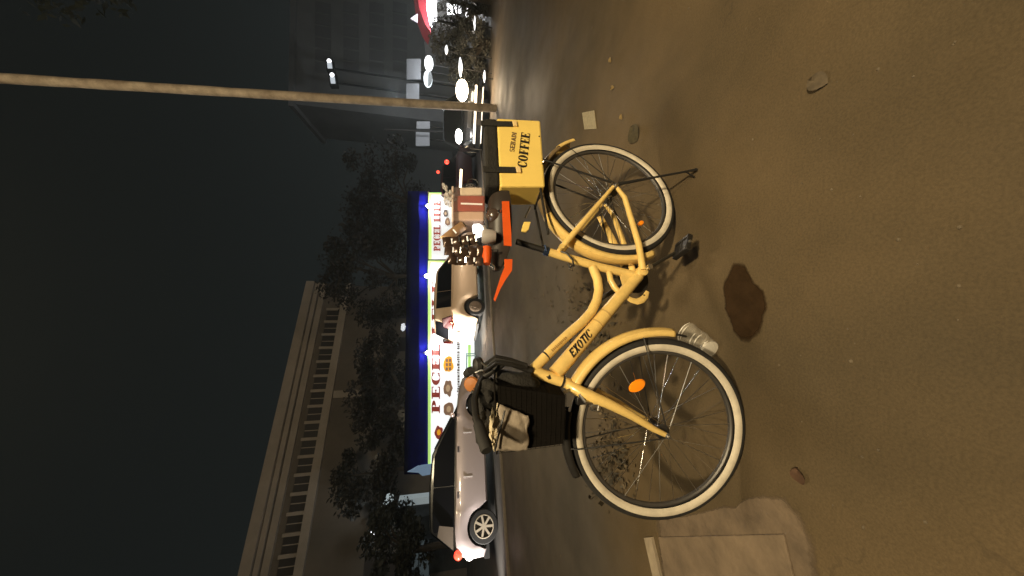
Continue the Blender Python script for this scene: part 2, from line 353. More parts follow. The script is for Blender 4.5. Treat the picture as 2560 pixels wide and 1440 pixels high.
# ================================================================ bicycle
GB = (C0 + C1) / 2; GB = V(GB[0], GB[1], 0)
bike = thing('bicycle', 'yellow step-through city bicycle with whitewall tyres standing on its kickstand', 'bicycle', GB)
def wheel(fn, C, refl, seed, rs=1.0):
    N = fn(0, 0, 1) - fn(0, 0, 0)
    mb = MB(); mb.tube(arc(fn, .3165, 0, 357, 120), .0185, 14, closed=True, ref=N); ty = mb.build('wheel', RUB, bike)
    for sgn in (1, -1):
        mb = MB(); vs = []; fs = []; n = 120; prof = [(.2885, .0120), (.294, .0172), (.302, .0196), (.309, .0190), (.3135, .0176)]
        for i in range(n):
            a = 2 * math.pi * i / n
            for r_, o_ in prof: vs.append(fn(r_ * math.cos(a), r_ * math.sin(a), sgn * (o_ + .0012)))
        k = len(prof)
        for i in range(n):
            for j in range(k - 1): fs.append((i * k + j, i * k + j + 1, ((i + 1) % n) * k + j + 1, ((i + 1) % n) * k + j))
        mb.add(vs, fs); mb.build('whitewall', WHW, ty)
    mb = MB(); mb.tube(arc(fn, .2830, 0, 357, 120), .0090, 10, closed=True, ref=N); mb.build('rim', mat('rim_steel', (.16, .15, .14), .45, .8), ty)
    mb = MB(); mb.lathe([(.004, -.062), (.006, -.062), (.006, -.045), (.017, -.04), (.026, -.034), (.026, -.028), (.014, -.024), (.014, .024), (.026, .028), (.026, .034), (.017, .04), (.006, .045), (.006, .062), (.004, .062)], fn(0, 0, 0), N, 16); mb.build('hub', mat('hub_dark', (.09, .085, .08), .4, .8), ty)
    for i in range(36):
        a = 2 * math.pi * i / 36 + seed; sg = 1 if i % 2 else -1; off = R(62) * (1 if (i // 2) % 2 else -1)
        p = fn(.023 * math.cos(a + off), .023 * math.sin(a + off), sg * .031); q = fn(.276 * math.cos(a), .276 * math.sin(a), sg * .004)
        mb = MB(); mb.tube([p, q], .0012, 5); mb.build('spoke', CHR if i % 3 else STL, ty)
    rv = refl - C; a = math.atan2(rv @ (fn(0, 1, 0) - C), rv @ (fn(1, 0, 0) - C)); rr_ = math.hypot(rv @ (fn(0, 1, 0) - C), rv @ (fn(1, 0, 0) - C)); ex = fn(math.cos(a), math.sin(a), 0) - fn(0, 0, 0); ey = np.cross(N, ex)
    mb = MB(); mb.lathe([(.002, .0), (.9, 0), (1.0, .2), (.85, .8), (.4, 1.0), (.001, 1.0)], V(0, 0, 0), V(0, 0, 1), 20)
    mb.v = [tuple(fn(rr_ * math.cos(a), rr_ * math.sin(a), .016) + ey * v[0] * .034 * rs + ex * v[1] * .021 * rs + N * v[2] * .010) for v in mb.v]
    mb.build('reflector', AMB, ty)
    return ty
wheel(B, C0, BP(1601, 559, .016), .03, .55); wheel(Fr, C1, FP(1592, 964, .016), .05)

fm = MB()
pts = [BP(1328, 926), BP(1406, 954)]; fm.tube(pts, .0215, 16)
fm.tube([BP(1388, 934), BP(1470, 838), BP(1545, 748), BP(1596, 690)], [.0285, .0280, .0265, .024], 18)
fm.tube([BP(1334, 922), BP(1350, 906), BP(1380, 874), BP(1420, 836), BP(1455, 806), BP(1478, 780), BP(1492, 752), BP(1497, 725), BP(1494, 700), BP(1482, 668)], .0195, 14)
fm.tube([BP(1372, 630), BP(1430, 648), BP(1500, 668), BP(1596, 690)], .0185, 14)
fm.tube([BP(1522, 678), BP(1526, 700), BP(1536, 718), BP(1552, 736)], .013, 12)
for s_ in (1, -1):
    fm.tube([BP(1398, 628) + N0 * s_ * .022, BP(1412, 614) + N0 * s_ * .05, B(-.14, .135, .062 * s_), B(.0, .012, .066 * s_)], [.013, .014, .0125, .009], 12)
    fm.tube([B(-.42, -.058, .035 * s_), B(-.30, -.058, .05 * s_), B(-.06, -.035, .064 * s_), B(0, -.004, .066 * s_)], [.0155, .0145, .012, .009], 12)
fm.tube([BP(1398, 628) - N0 * .045, BP(1398, 628) + N0 * .045], .012, 10)
fm.lathe([(.021, -.036), (.024, -.034), (.024, .034), (.021, .036)], B(-.421, -.06, 0), N0, 18)
fm.prism([(0, 0), (1, 0), (0, 1)], BP(1597, 688) - N0 * .012, BP(1548, 674) - BP(1597, 688), BP(1562, 722) - BP(1597, 688), N0 * .024)
frame = fm.build('frame', YEL, bike)
for X_, Y_ in ((1512, 803), (1434, 901)):
    mb = MB(); mb.lathe([(.001, 0), (.006, 0), (.0055, .004), (.001, .005)], BP(X_, Y_, .012), nrm(N0 * .6 - nrm(BP(1388, 934) - BP(1470, 838)) * .0 + np.cross(N0, nrm(BP(1470, 838) - BP(1388, 934))) * (-.8)), 10); mb.build('frame_bolt', CHR, frame)
# painted lettering on the down tube and a pale badge
ex = nrm(BP(1470, 838) - BP(1388, 934)); ey = nrm(np.cross(N0, ex)); ey = ey if ey[2] > 0 else -ey
mb = MB(); base = BP(1425, 895) ; letters(mb, 'EXOTIC', base - ey * .006 + N0 * .0275, ex, ey, .031, width=.124, nn=N0, depth=.0016, shear=.28, st=.22, th=.17, serif=0)
mb.build('lettering', INK, frame, smooth=False)
mb = MB(); e2 = nrm(BP(1420, 836) - BP(1380, 874)); f2 = nrm(np.cross(N0, e2)); f2 = f2 if f2[2] > 0 else -f2
for i in range(11): mb.box(BP(1376, 880) + e2 * (.004 + .0075 * i) + N0 * .0196, .005, .0075 if i % 3 else .010, .0008, e2, f2, N0)
mb.build('decal', mat('faded_ink', (.35, .20, .05), .6), frame, smooth=False)
for k in (0, .06):
    mb = MB(); mb.lathe([(.0272, 0), (.0280, .002), (.0280, .006), (.0272, .008)], BP(1512, 788) + ex * k * -1, ex, 18); mb.build('cable_band', mat('faded_yellow', (.55, .36, .12), .5), frame)
mb = MB(); mb.lathe([(.0225, 0), (.0245, .001), (.0245, .004), (.0225, .005)], BP(1407, 954.5), nrm(BP(1328, 926) - BP(1407, 954.5)), 18); mb.build('headset_ring', BLK, frame)
mb = MB(); mb.lathe([(.0196, 0), (.0208, .001), (.0208, .005), (.0196, .006)], BP(1363, 891), e2, 18); mb.build('tube_ring', BLK, frame)
mb = MB(); mb.prism([(-.006, -.005), (.0, -.009), (.006, -.004), (.009, .005), (.002, .003), (-.004, .009)], BP(1368, 945) + N0 * .0222, ex, ey, N0 * .001); mb.build('head_badge', INK, frame, smooth=False)

# fork
mb = MB()
P0 = FP(1412, 957); P1_ = FP(1432, 963)
mb.tube([P0, P1_, FP(1440, 966)], [.020, .021, .019], 14)
for s_ in (1, -1):
    mb.tube([FP(1420, 960) + N1 * .012 * s_, FP(1446, 972, 0) + N1 * .046 * s_, FP(1500, 992) + N1 * .056 * s_, FP(1560, 1022) + N1 * .058 * s_, FP(1612, 1054) + N1 * .06 * s_, Fr(0, 0, .061 * s_)], [.019, .0225, .019, .0155, .0115, .0085], 14)
fork = mb.build('fork', YEL, bike)
# fenders
def fender(fn, a0, a1, r0, name, m, wid=.027, n=48):
    mb = MB(); vs = []; fs = []; prof = [(-wid, -.016), (-wid, -.004), (-wid * .85, .005), (-wid * .45, .011), (0, .013), (wid * .45, .011), (wid * .85, .005), (wid, -.004), (wid, -.016)]; k = len(prof)
    for i in range(n):
        a = R(a0 + (a1 - a0) * i / (n - 1))
        for o_, dr in prof: vs.append(fn((r0 + dr) * math.cos(a), (r0 + dr) * math.sin(a), o_))
    for i in range(n - 1):
        for j in range(k - 1): fs.append((i * k + j, (i + 1) * k + j, (i + 1) * k + j + 1, i * k + j + 1))
    mb.add(vs, fs); o = mb.build(name, m, bike); q = o.modifiers.new('sol', 'SOLIDIFY'); q.thickness = .0015; return o
fender(B, 203, 112, .362, 'fender', YEL, .032)
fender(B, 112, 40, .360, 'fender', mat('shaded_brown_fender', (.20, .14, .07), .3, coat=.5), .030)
fender(B, 40, 24, .364, 'fender', YEL, .032)
ff = fender(Fr, 64, -8, .361, 'fender', YEL, .032)
mb = MB(); a = R(-12); mb.box(Fr(.355 * math.cos(a), .355 * math.sin(a), 0), .008, .052, .042, Fr(math.cos(a), math.sin(a)) - C1, N1, np.cross(N1, Fr(math.cos(a), math.sin(a)) - C1)); mb.build('mud_flap', BLK, bike, bevel=.002)
for s_ in (1, -1):
    a = R(12); mb = MB(); mb.tube([Fr(.02, 0, .06 * s_), Fr(.34 * math.cos(a), .34 * math.sin(a), .034 * s_), Fr(.366 * math.cos(a), .366 * math.sin(a), .02 * s_)], .0022, 6); mb.build('fender_stay', BLK, bike)
    mb = MB(); mb.tube([Fr(-.01, .005, .062 * s_), Fr(-.06, .31, .032 * s_), Fr(-.062, .345, .02 * s_)], .0024, 6); mb.build('fender_stay', BLK, bike)
    a = R(35); mb = MB(); mb.tube([B(.02, 0, .066 * s_), B(.34 * math.cos(a), .34 * math.sin(a), .034 * s_)], .0022, 6); mb.build('fender_stay', BLK, bike)
fender(Fr, 118, 78, .352, 'fender', BLK, .026)
# brake caliper
mb = MB(); bp = FP(1462, 990); mb.tube([FP(1448, 985, .06), FP(1462, 1004, .07), FP(1478, 1008, .06)], .006, 8); mb.build('brake', STL, bike)
mb = MB(); mb.tube([FP(1478, 1012, .06), FP(1496, 1012, .06), FP(1494, 1026, .06), FP(1480, 1026, .06)], .004, 8, closed=True); mb.build('brake_shoe', STL, bike)
mb = MB(); mb.box(FP(1452, 1000, .05), .03, .02, .035); mb.build('brake_pad', BLK, bike, bevel=.004)
# cranks, pedals, chain guard
def pedal(fnP, ax, ay):
    mb = MB()
    mb.box(fnP + ax * .034, .016, .092, .022, ax, N0, ay); mb.box(fnP - ax * .034, .016, .092, .022, ax, N0, ay)
    mb.box(fnP, .060, .086, .014, ax, N0, ay)
    for k in (-.042, 0, .042): mb.box(fnP + N0 * k, .070, .010, .020, ax, N0, ay)
    return mb
PED = BP(1706, 618, .105); cx = nrm(V(.62, .3, -.35)); cx = nrm(cx - N0 * (cx @ N0)); cy = np.cross(N0, cx)
bbn = B(-.425, -.066, .062)
mb = MB(); mb.tube([bbn, bbn * .5 + (PED - N0 * .04) * .5, PED - N0 * .045], [.013, .011, .0105], 10, flat=.7); ck = mb.build('crank', mat('dark_steel', (.06, .055, .045), .4, .6), bike)
mb = MB(); mb.lathe([(.001, -.012), (.011, -.012), (.013, 0), (.011, .008), (.001, .009)], bbn + N0 * .012, N0, 14); mb.build('crank_cap', CHR, bike)
p = pedal(PED, cx, cy).build('pedal', BLK, bike, bevel=.003)
mb = MB(); mb.lathe([(.001, 0), (.007, 0), (.007, .006), (.001, .008)], PED + N0 * .047, N0, 10); mb.build('pedal_cap', STL, p)
PED2 = B(-.421, -.06, -.07) - (PED - bbn) + N0 * -.05
mb = MB(); mb.tube([B(-.421, -.06, -.062), PED2 + N0 * .045], [.013, .010], 10); mb.build('crank', ck.data.materials[0], bike)
pedal(PED2, cx, cy).build('pedal', BLK, bike, bevel=.003)
mb = MB(); mb.lathe([(.03, -.004), (.070, -.003), (.074, 0), (.070, .003), (.03, .004)], B(-.421, -.06, -.052), N0, 36); mb.build('chain_ring', mat('greasy_ring', (.03, .027, .022), .6, .4), bike)
mb = MB()
gp = [BP(x, y, -.065) for x, y in ((1500, 542), (1530, 600), (1556, 655), (1575, 690), (1582, 712))]
mb.tube(gp, [.018, .022, .022, .019, .014], 10, flat=.4, ref=N0)
mb.build('chain_guard', YEL, bike)
mb = MB(); mb.tube([BP(x, y, .0) for x, y in ((1566, 742), (1578, 750), (1592, 754), (1605, 750), (1614, 741), (1619, 729))], [.010, .0125, .014, .014, .013, .009], 12, flat=.35, ref=N0); gd = mb.build('guard_hook', YEL, bike)
mb = MB(); mb.lathe([(.001, 0), (.0035, 0), (.0035, .002), (.001, .002)], BP(1610, 738, .006), N0, 10); mb.build('guard_screw', INK, gd)
mb = MB(); mb.tube([B(-.421, -.13, -.052), B(-.2, -.08, -.056), B(0, -.035, -.058)], .004, 6); mb.tube([B(-.421, .03, -.052), B(-.2, .03, -.056), B(0, .035, -.058)], .004, 6); mb.build('chain', mat('greasy_chain', (.05, .045, .04), .5, .7), bike)
# kickstand from the rear axle to the ground
kf = G(1745, 424) + V(0, 0, .006)
mb = MB(); ka_ = B(.012, -.012, .072); mb.tube([ka_, ka_ * .55 + kf * .45, kf * .88 + ka_ * .12, kf], [.008, .0055, .005, .007], 8)
mb.tube([kf * .86 + ka_ * .14, kf + V(-.03, .01, .004)], .0035, 8); mb.build('kickstand', BLK, bike)
mb = MB(); mb.lathe([(.001, 0), (.011, 0), (.011, .008), (.007, .009), (.007, .02), (.001, .021)], B(0, 0, .066), N0, 8); mb.build('axle_nut', STL, bike)
mb = MB(); mb.lathe([(.001, 0), (.010, 0), (.010, .008), (.006, .009), (.006, .018), (.001, .019)], Fr(0, 0, .062), N1, 8); mb.build('axle_nut', STL, bike)
# cables and lock round the seat tube
mb = MB(); mb.tube([BP(1402, 628, .02), BP(1418, 634, .03), BP(1432, 650, .035), BP(1434, 664, .03), BP(1424, 668, .03), BP(1420, 660, .028)], .0045, 8); mb.build('cable', BLK, bike)
mb = MB(); mb.tube([BP(1424, 664, .03), BP(1434, 668, .03), BP(1432, 676, .03), BP(1424, 674, .03)], .0025, 6, closed=True); mb.build('cable_clip', CHR, bike)
# seat post and saddle
mb = MB(); mb.tube([BP(1375, 630), BP(1330, 616), BP(1290, 604)], .0135, 12); mb.build('seat_post', BLK, bike)
mb = MB(); mb.lathe([(.017, -.012), (.021, -.010), (.021, .010), (.017, .012)], BP(1366, 628), nrm(BP(1330, 616) - BP(1375, 630)), 14); mb.tube([BP(1366, 628, .02), BP(1362, 612, .03)], .005, 8); mb.build('seat_clamp', mat('blued_steel', (.12, .18, .35), .25, .9), bike)
def saddle():
    # stations along the saddle: (s of rear .. nose), half width, bottom t, top t
    st = [(-.045, .062, .520, .575), (-.07, .088, .515, .602), (-.13, .092, .512, .612), (-.19, .074, .510, .608), (-.25, .050, .510, .602), (-.31, .034, .516, .598), (-.36, .026, .535, .600), (-.40, .020, .558, .600), (-.412, .008, .575, .594)]
    mb = MB(); vs = []; fs = []
    for s_, w_, tb, tt in st:
        for k in range(12):
            a = math.pi * k / 11; vs.append(B(s_, tb + (tt - tb) * math.sin(a) ** .6, w_ * math.cos(a)))
    n = 12
    for i in range(len(st) - 1):
        for k in range(n - 1): fs.append((i * n + k, i * n + k + 1, (i + 1) * n + k + 1, (i + 1) * n + k))
        fs.append((i * n + n - 1, i * n, (i + 1) * n, (i + 1) * n + n - 1))
    fs += [tuple(range(n)), tuple(range(len(vs) - 1, len(vs) - n - 1, -1))]
    mb.add(vs, fs); return mb
sad = saddle().build('saddle', mat('saddle_vinyl', (.035, .026, .020), .4, var=.3, vscale=20), bike)
mb = MB()   # orange skirt in two runs
def skirt(pa, pb, o, mb):
    n = len(pa)
    for i in range(n - 1): mb.poly3([BP(*pa[i], o), BP(*pa[i + 1], o), BP(*pb[i + 1], o), BP(*pb[i], o)], N0 * -.004)
skirt([(1255, 503), (1256, 540), (1258, 580), (1260, 613)], [(1273, 503), (1275, 540), (1278, 580), (1279, 615)], .094, mb)
mb.build('orange_skirt', ORG, sad, smooth=False)
mb = MB(); skirt([(1261, 648), (1261, 668), (1252, 690), (1244, 715), (1234, 748)], [(1281, 648), (1280, 676), (1265, 698), (1251, 722), (1238, 753)], .07, mb); mb.build('orange_skirt', ORG, sad, smooth=False)
# rear rack
mb = MB()
for s_ in (1, -1):
    mb.tube([B(-.26, .352, .05 * s_), B(-.05, .366, .06 * s_), B(.40, .372, .06 * s_)], .006, 8)
    mb.tube([B(.16, .370, .06 * s_), B(.02, .02, .072 * s_)], .005, 8)
for k in (-.05, .1, .25, .40): mb.tube([B(k, .370, -.06), B(k, .370, .06)], .005, 8)
mb.build('rear_rack', BLK, bike)
mb = MB(); mb.tube([BP(1326, 517, .05), BP(1313, 544, .05)], .004, 8); mb.build('rack_strut', CHR, bike)
mb = MB(); mb.poly3([BP(1310, 554, .06), BP(1327, 554, .06), BP(1322, 573, .06), BP(1316, 579, .06), BP(1305, 578, .06), BP(1304, 572, .06)], N0 * -.01); mb.build('rack_tab', YELB, bike, smooth=False, bevel=.002)
# stem, handlebar, grips
HT = FP(1330, 927); HX = nrm(FP(1330, 927) - FP(1408, 955)); ST0 = HT + HX * .115
mb = MB(); mb.tube([HT, HT + HX * .10, FP(1208, 942, 0)], .0135, 12); stm = mb.build('stem', BLK, bike)
HB = FP(1208, 942, 0)
L_ = [HB, FP(1196, 965, .05), FP(1186, 1000, .11), FP(1190, 1040, .17), FP(1203, 1082, .22), FP(1216, 1122, .26)]
Rr_ = [HB, FP(1203, 932, -.05), FP(1192, 925, -.11), FP(1182, 924, -.17), FP(1175, 927, -.22), FP(1166, 934, -.27)]
mb = MB(); mb.tube(L_[::-1] + Rr_[1:], .0115, 12); mb.build('handlebar', BLK, bike)
for q in (L_, Rr_):
    mb = MB(); mb.tube([q[3] * .5 + q[4] * .5, q[4], q[5], q[5] + (q[5] - q[4]) * .12], [.0165, .0175, .0185, .016], 14); mb.build('grip', RUB, bike)
    mb = MB(); mb.tube([q[3] - D1 * .01, q[3] - D1 * .035 - U1 * .015, q[4] - D1 * .03 - U1 * .03], [.006, .005, .004], 8); mb.build('brake_lever', BLK, bike)
mb = MB(); mb.lathe([(.001, -.018), (.026, -.012), (.032, 0), (.026, .014), (.001, .02)], FP(1196, 912, -.06), nrm(U1 + N1 * .5), 18); mb.build('bell', BLK, bike)
mb = MB(); mb.lathe([(.001, 0), (.024, 0), (.028, .004), (.024, .010), (.001, .013)], FP(1180, 960, .02), nrm(N1 + .2 * U1), 22); mb.build('front_reflector', mat('dull_orange', (.42, .15, .035), .5, var=.2, vscale=30), bike)
for k in range(4):
    mb = MB(); mb.tube([FP(1210, 912 + 6 * k, -.03 + .03 * k), FP(1240, 890 + 6 * k, .01 * k), FP(1278, 898 + 5 * k, .01 * k), FP(1318, 912 + 3 * k, .012)], .0055, 6); mb.build('brake_cable', BLK, bike)
for q_, r_ in (([FP(1203, 905, .03), FP(1209, 912, .03), FP(1217, 917, .03)], .003), ([FP(1188, 932, .05), FP(1202, 926, .05), FP(1216, 927, .05)], .004), ([FP(1178, 977, .06), FP(1186, 982, .06)], .005)):
    mb = MB(); mb.tube(q_, r_, 8); mb.build('lever_bracket', STL, bike)
# front basket
def bk(s_, t_, o_): return Fr(s_, t_, o_)
BT, BB_, BF, BK = .60, .372, -.20, .075
mb = MB()
def basket_wall(p00, p10, p11, p01, nu, nv, r_):
    for i in range(nu + 1):
        a = i / nu; mb.tube([p00 + (p10 - p00) * a, p01 + (p11 - p01) * a], r_, 5)
    for j in range(nv + 1):
        a = j / nv; mb.tube([p00 + (p01 - p00) * a, p10 + (p11 - p10) * a], r_, 5)
def pst(X, Y): p = FP(X, Y, .115) - C1; return p @ D1, p @ U1
c_tr, c_tl, c_bl, c_br = pst(1236, 962), pst(1242, 1134), pst(1412, 1116), pst(1418, 992)
tn = [bk(*c_tl, .115), bk(*c_tr, .115), bk(*c_tr, -.115), bk(*c_tl, -.115)]
bn = [bk(*c_bl, .105), bk(*c_br, .105), bk(*c_br, -.09), bk(*c_bl, -.09)]
for i in range(4): basket_wall(bn[i], bn[(i + 1) % 4], tn[(i + 1) % 4], tn[i], 16, 14, .0006)
for i in range(4): mb.tube([tn[i], tn[(i + 1) % 4]], .003, 8)
bsk = mb.build('basket', mat('basket_black', (.010, .008, .006), .95, spec=.1), bike)
mb = MB(); ins = .006
cen = sum(bn) / 4; a8 = [cen + (p - cen) * .97 + U1 * .002 for p in bn]; cen2 = sum(tn) / 4; b8 = [cen2 + (p - cen2) * .97 - U1 * .01 for p in tn]
mb.add(a8 + b8, [(0, 1, 2, 3), (0, 4, 5, 1), (1, 5, 6, 2), (2, 6, 7, 3), (3, 7, 4, 0), (4, 7, 6, 5)]); mb.build('basket_liner', mat('liner_cloth', (.0075, .006, .0045), .95, var=.3, vscale=14, spec=.1), bsk, smooth=False)
mb = MB(); mb.tube([FP(1405, 985, .05), FP(1428, 972, .03)], .006, 8); mb.build('basket_bracket', STL, bsk)

# things carried by the bicycle -----------------------------------
cb = thing('cloth_bundle', 'crumpled beige cloth hanging over the near rim of the front basket', 'cloth', FP(1275, 1070, .13))
mb = MB(); nu, nv = 22, 16; vs = []; fs = []
outl = [(1252, 1012), (1320, 1030), (1322, 1090), (1300, 1128), (1238, 1126)]
def bil(a, b):
    p = np.array((1250, 1012)) * (1 - a) * (1 - b) + np.array((1322, 1040)) * a * (1 - b) + np.array((1318, 1124)) * a * b + np.array((1240, 1124)) * (1 - a) * b
    return p
for i in range(nu + 1):
    for j in range(nv + 1):
        a, b = i / nu, j / nv; q = bil(a, b); ed = min(a, b, 1 - a, 1 - b)
        wob = mnoise.noise(Vector((a * 4, b * 4, 2.2))) * 9 * (1 if ed < .12 else .4)
        bulge = .022 * math.sin(math.pi * min(1, a * .55 + .45)) * math.sin(math.pi * b) + .0045 * mnoise.noise(Vector((a * 4, b * 4, 0)))
        vs.append(FP(q[0] + wob, q[1] + wob * .6, .122 + bulge))
fs = [(i * (nv + 1) + j, (i + 1) * (nv + 1) + j, (i + 1) * (nv + 1) + j + 1, i * (nv + 1) + j + 1) for i in range(nu) for j in range(nv)]
mb.add(vs, fs); o = mb.build('cloth', SKIN, cb); q = o.modifiers.new('sol', 'SOLIDIFY'); q.thickness = .006; q.offset = -1
mb = MB(); mb.blob(FP(1237, 1062, .10), .016, .055, .030, U1, D1, N1, .30, 2.6, 3, 28, 16); mb.blob(FP(1232, 1098, .11), .013, .030, .024, U1, D1, N1, .3, 3, 8)
mb.build('crumpled_top', mat('pale_cloth', (.62, .52, .34), .8, var=.3, vscale=16, bump=.5, bscale=40), cb)
mb = MB(); mb.tube([FP(1262, 1026, .150), FP(1256, 1052, .162), FP(1247, 1085, .164), FP(1237, 1126, .150)], .0030, 8); mb.build('elastic_cord', BLK, cb)
bg_ = MB(); bg_.blob(FP(1222, 990, .03), .05, .06, .07, U1, D1, N1, .2, 2.2, 4, 30, 18); bg_.blob(FP(1290, 965, .02), .085, .05, .06, U1, D1, N1, .12, 2.0, 6, 26, 16)
bg_.blob(FP(1212, 1045, .04), .035, .085, .06, U1, D1, N1, .22, 2.4, 9, 30, 18)
tag(bg_.build('black_bag', BLKF, loc=FP(1300, 1000, 0)), 'limp black fabric bag filling the front basket below the handlebar', 'bag')

# coffee box on the rack
bxo = thing('coffee_box', 'yellow coffee box with two black straps on the rear rack', 'box', BP(1355, 390, 0))
OF = .075; c4 = [BP(1363, 466, OF), BP(1351, 301, OF), BP(1242, 295, OF), BP(1250, 466, OF)]
W_ = .135
mb = MB(); mb.poly3(c4, N0 * -W_); bod = mb.build('box_body', YELB, bxo, smooth=False, bevel=.008)
exb = nrm(c4[1] - c4[0]); eyb = nrm(c4[3] - c4[0])
mb = MB(); c5 = [c4[3] + N0 * .002 + exb * .004, c4[2] + N0 * .002 - exb * .004]; mb.poly3([c5[0], c5[1], c5[1] + eyb * .062, c5[0] + eyb * .062], N0 * -(W_ + .004)); mb.build('lid', BLKF, bxo, smooth=False, bevel=.012)
for (ya, xa, xb) in ((310, 1238, 1282), (425, 1244, 1291)):
    p0 = BP(xa - 36, ya - 2, OF + .006); p1 = BP(xb, ya, OF + .004); dd = nrm(p1 - p0)
    mb = MB(); mb.box((p0 + p1) / 2, np.linalg.norm(p1 - p0), .032, .004, dd, nrm(np.cross(N0, dd)), N0); st_ = mb.build('strap', BLKF, bxo, smooth=False)
    pb = BP(xb + 5, ya, OF + .003); mb = MB(); mb.box(pb, .022, .034, .012, dd, nrm(np.cross(N0, dd)), N0); mb.build('buckle', mat('yellow_buckle', (.85, .62, .28), .35), st_, smooth=False, bevel=.003)
mb = MB()
lx = nrm(BP(1310, 332, OF) - BP(1300, 420, OF)); ly = nrm(np.cross(N0, lx)); ly = ly if ly[2] > 0 else -ly
wl = np.linalg.norm(BP(1303, 332, OF) - BP(1306, 421, OF)); hl = np.linalg.norm(BP(1291, 375, OF) - BP(1313, 375, OF))
letters(mb, 'COFFEE', BP(1316, 421, OF) + N0 * .0012, lx, ly, hl, width=wl, nn=N0, depth=.0012, st=.25, th=.07, serif=.06)
mb.build('lettering', INK, bod, smooth=False)
mb = MB(); w2 = np.linalg.norm(BP(1280, 331, OF) - BP(1280, 381, OF))
letters(mb, 'SEBADI', BP(1285, 381, OF) + N0 * .0012, lx, ly, .022, width=w2, nn=N0, depth=.0012, st=.2, th=.12, serif=0); mb.build('lettering', mat('brown_ink', (.16, .10, .05), .6), bod, smooth=False)
for X, Y in ((1348, 341), (1356, 410)): mb = MB(); mb.lathe([(.001, 0), (.004, 0), (.003, .0025), (.001, .003)], BP(X, Y, OF), N0, 10); mb.build('rivet', INK, bod)

# goods behind the saddle
def slabq(name, label, cat, X0, X1, Y0, Y1, o, dep, m, bevel=.006, group=None, extra=None):
    q = [BP(X1, Y1, o), BP(X1, Y0, o), BP(X0, Y0, o), BP(X0, Y1, o)]
    r_ = thing(name, label, cat, (q[0] + q[1]) / 2, group); mb = MB(); mb.poly3(q, N0 * -dep); o_ = mb.build('packet', m, r_, smooth=False, bevel=bevel)
    return r_, o_
BEI = mat('beige_wrap', (.80, .66, .50), .5, var=.25, vscale=16)
REDW = mat('red_wrap', (.36, .055, .035), .4, var=.3, vscale=18)
TAN = mat('tan_wrap', (.64, .43, .32), .5, var=.2, vscale=12)
slabq('biscuit_packet', 'pale beige packet, right-hand one of the upright packets', 'packet', 1150, 1206, 468, 487, .03, .09, BEI)
r_, o_ = slabq('drink_packet', 'dark red packet with a painted white highlight between beige and tan packets', 'packet', 1134, 1212, 488, 527, .035, .09, REDW)
mb = MB(); mb.poly3([BP(1206, 509, .0375), BP(1206, 513, .0375), BP(1152, 511, .0375), BP(1152, 507, .0375)], N0 * .001); mb.build('wrap_highlight', mat('highlight_white', (.9, .86, .8), .3, emit=.15), r_, smooth=False)  # highlight on the red wrap, drawn as a faintly glowing strip
slabq('coffee_packet', 'plain tan packet standing left of the red packet', 'packet', 1133, 1210, 528, 551, .032, .09, TAN)
PLAS = mat('clear_plastic', (.85, .80, .76), .15, var=.3, vscale=20, alpha=.45)
mb = MB(); vs = []
mb.blob(BP(1124, 498, .03), .024, .030, .03, U0, D0, N0, .35, 2.6, 12, 30, 18); mb.blob(BP(1112, 468, .03), .010, .020, .012, U0, nrm(D0 + U0 * .4), N0, .3, 2, 15)
tag(mb.build('plastic_bag', PLAS, loc=BP(1135, 500, .03)), 'knotted translucent plastic bag on top of the packets', 'plastic bag')
mb = MB(); mb.tube([BP(1168, 462, 0), BP(1170, 450, 0), BP(1180, 446, 0), BP(1190, 450, 0), BP(1196, 461, 0), BP(1198, 470, 0)], .003, 8); tag(mb.build('wire_handle', CHR, loc=BP(1185, 460, 0)), 'thin curved wire handle beside the beige packet', 'handle')
q = [BP(1213, 553, .05), BP(1213, 465, .05), BP(1130, 466, .05), BP(1130, 553, .05)]
pc_ = thing('plastic_container', 'clear pinkish plastic container holding the beige, red and tan packets', 'container', (q[0] + q[1]) / 2)
mb = MB(); mb.poly3(q, N0 * -.115); mb.build('container_wall', mat('pinkish_clear', (.88, .70, .62), .12, alpha=.10, spec=.9), pc_, smooth=False, bevel=.008)
mb = MB(); mb.poly3([BP(1134, 554, .054), BP(1134, 464, .054), BP(1129, 465, .054), BP(1129, 554, .054)], N0 * -.122); mb.build('container_rim', mat('pinkish_rim', (.85, .68, .58), .3, alpha=.7), pc_, smooth=False, bevel=.003)
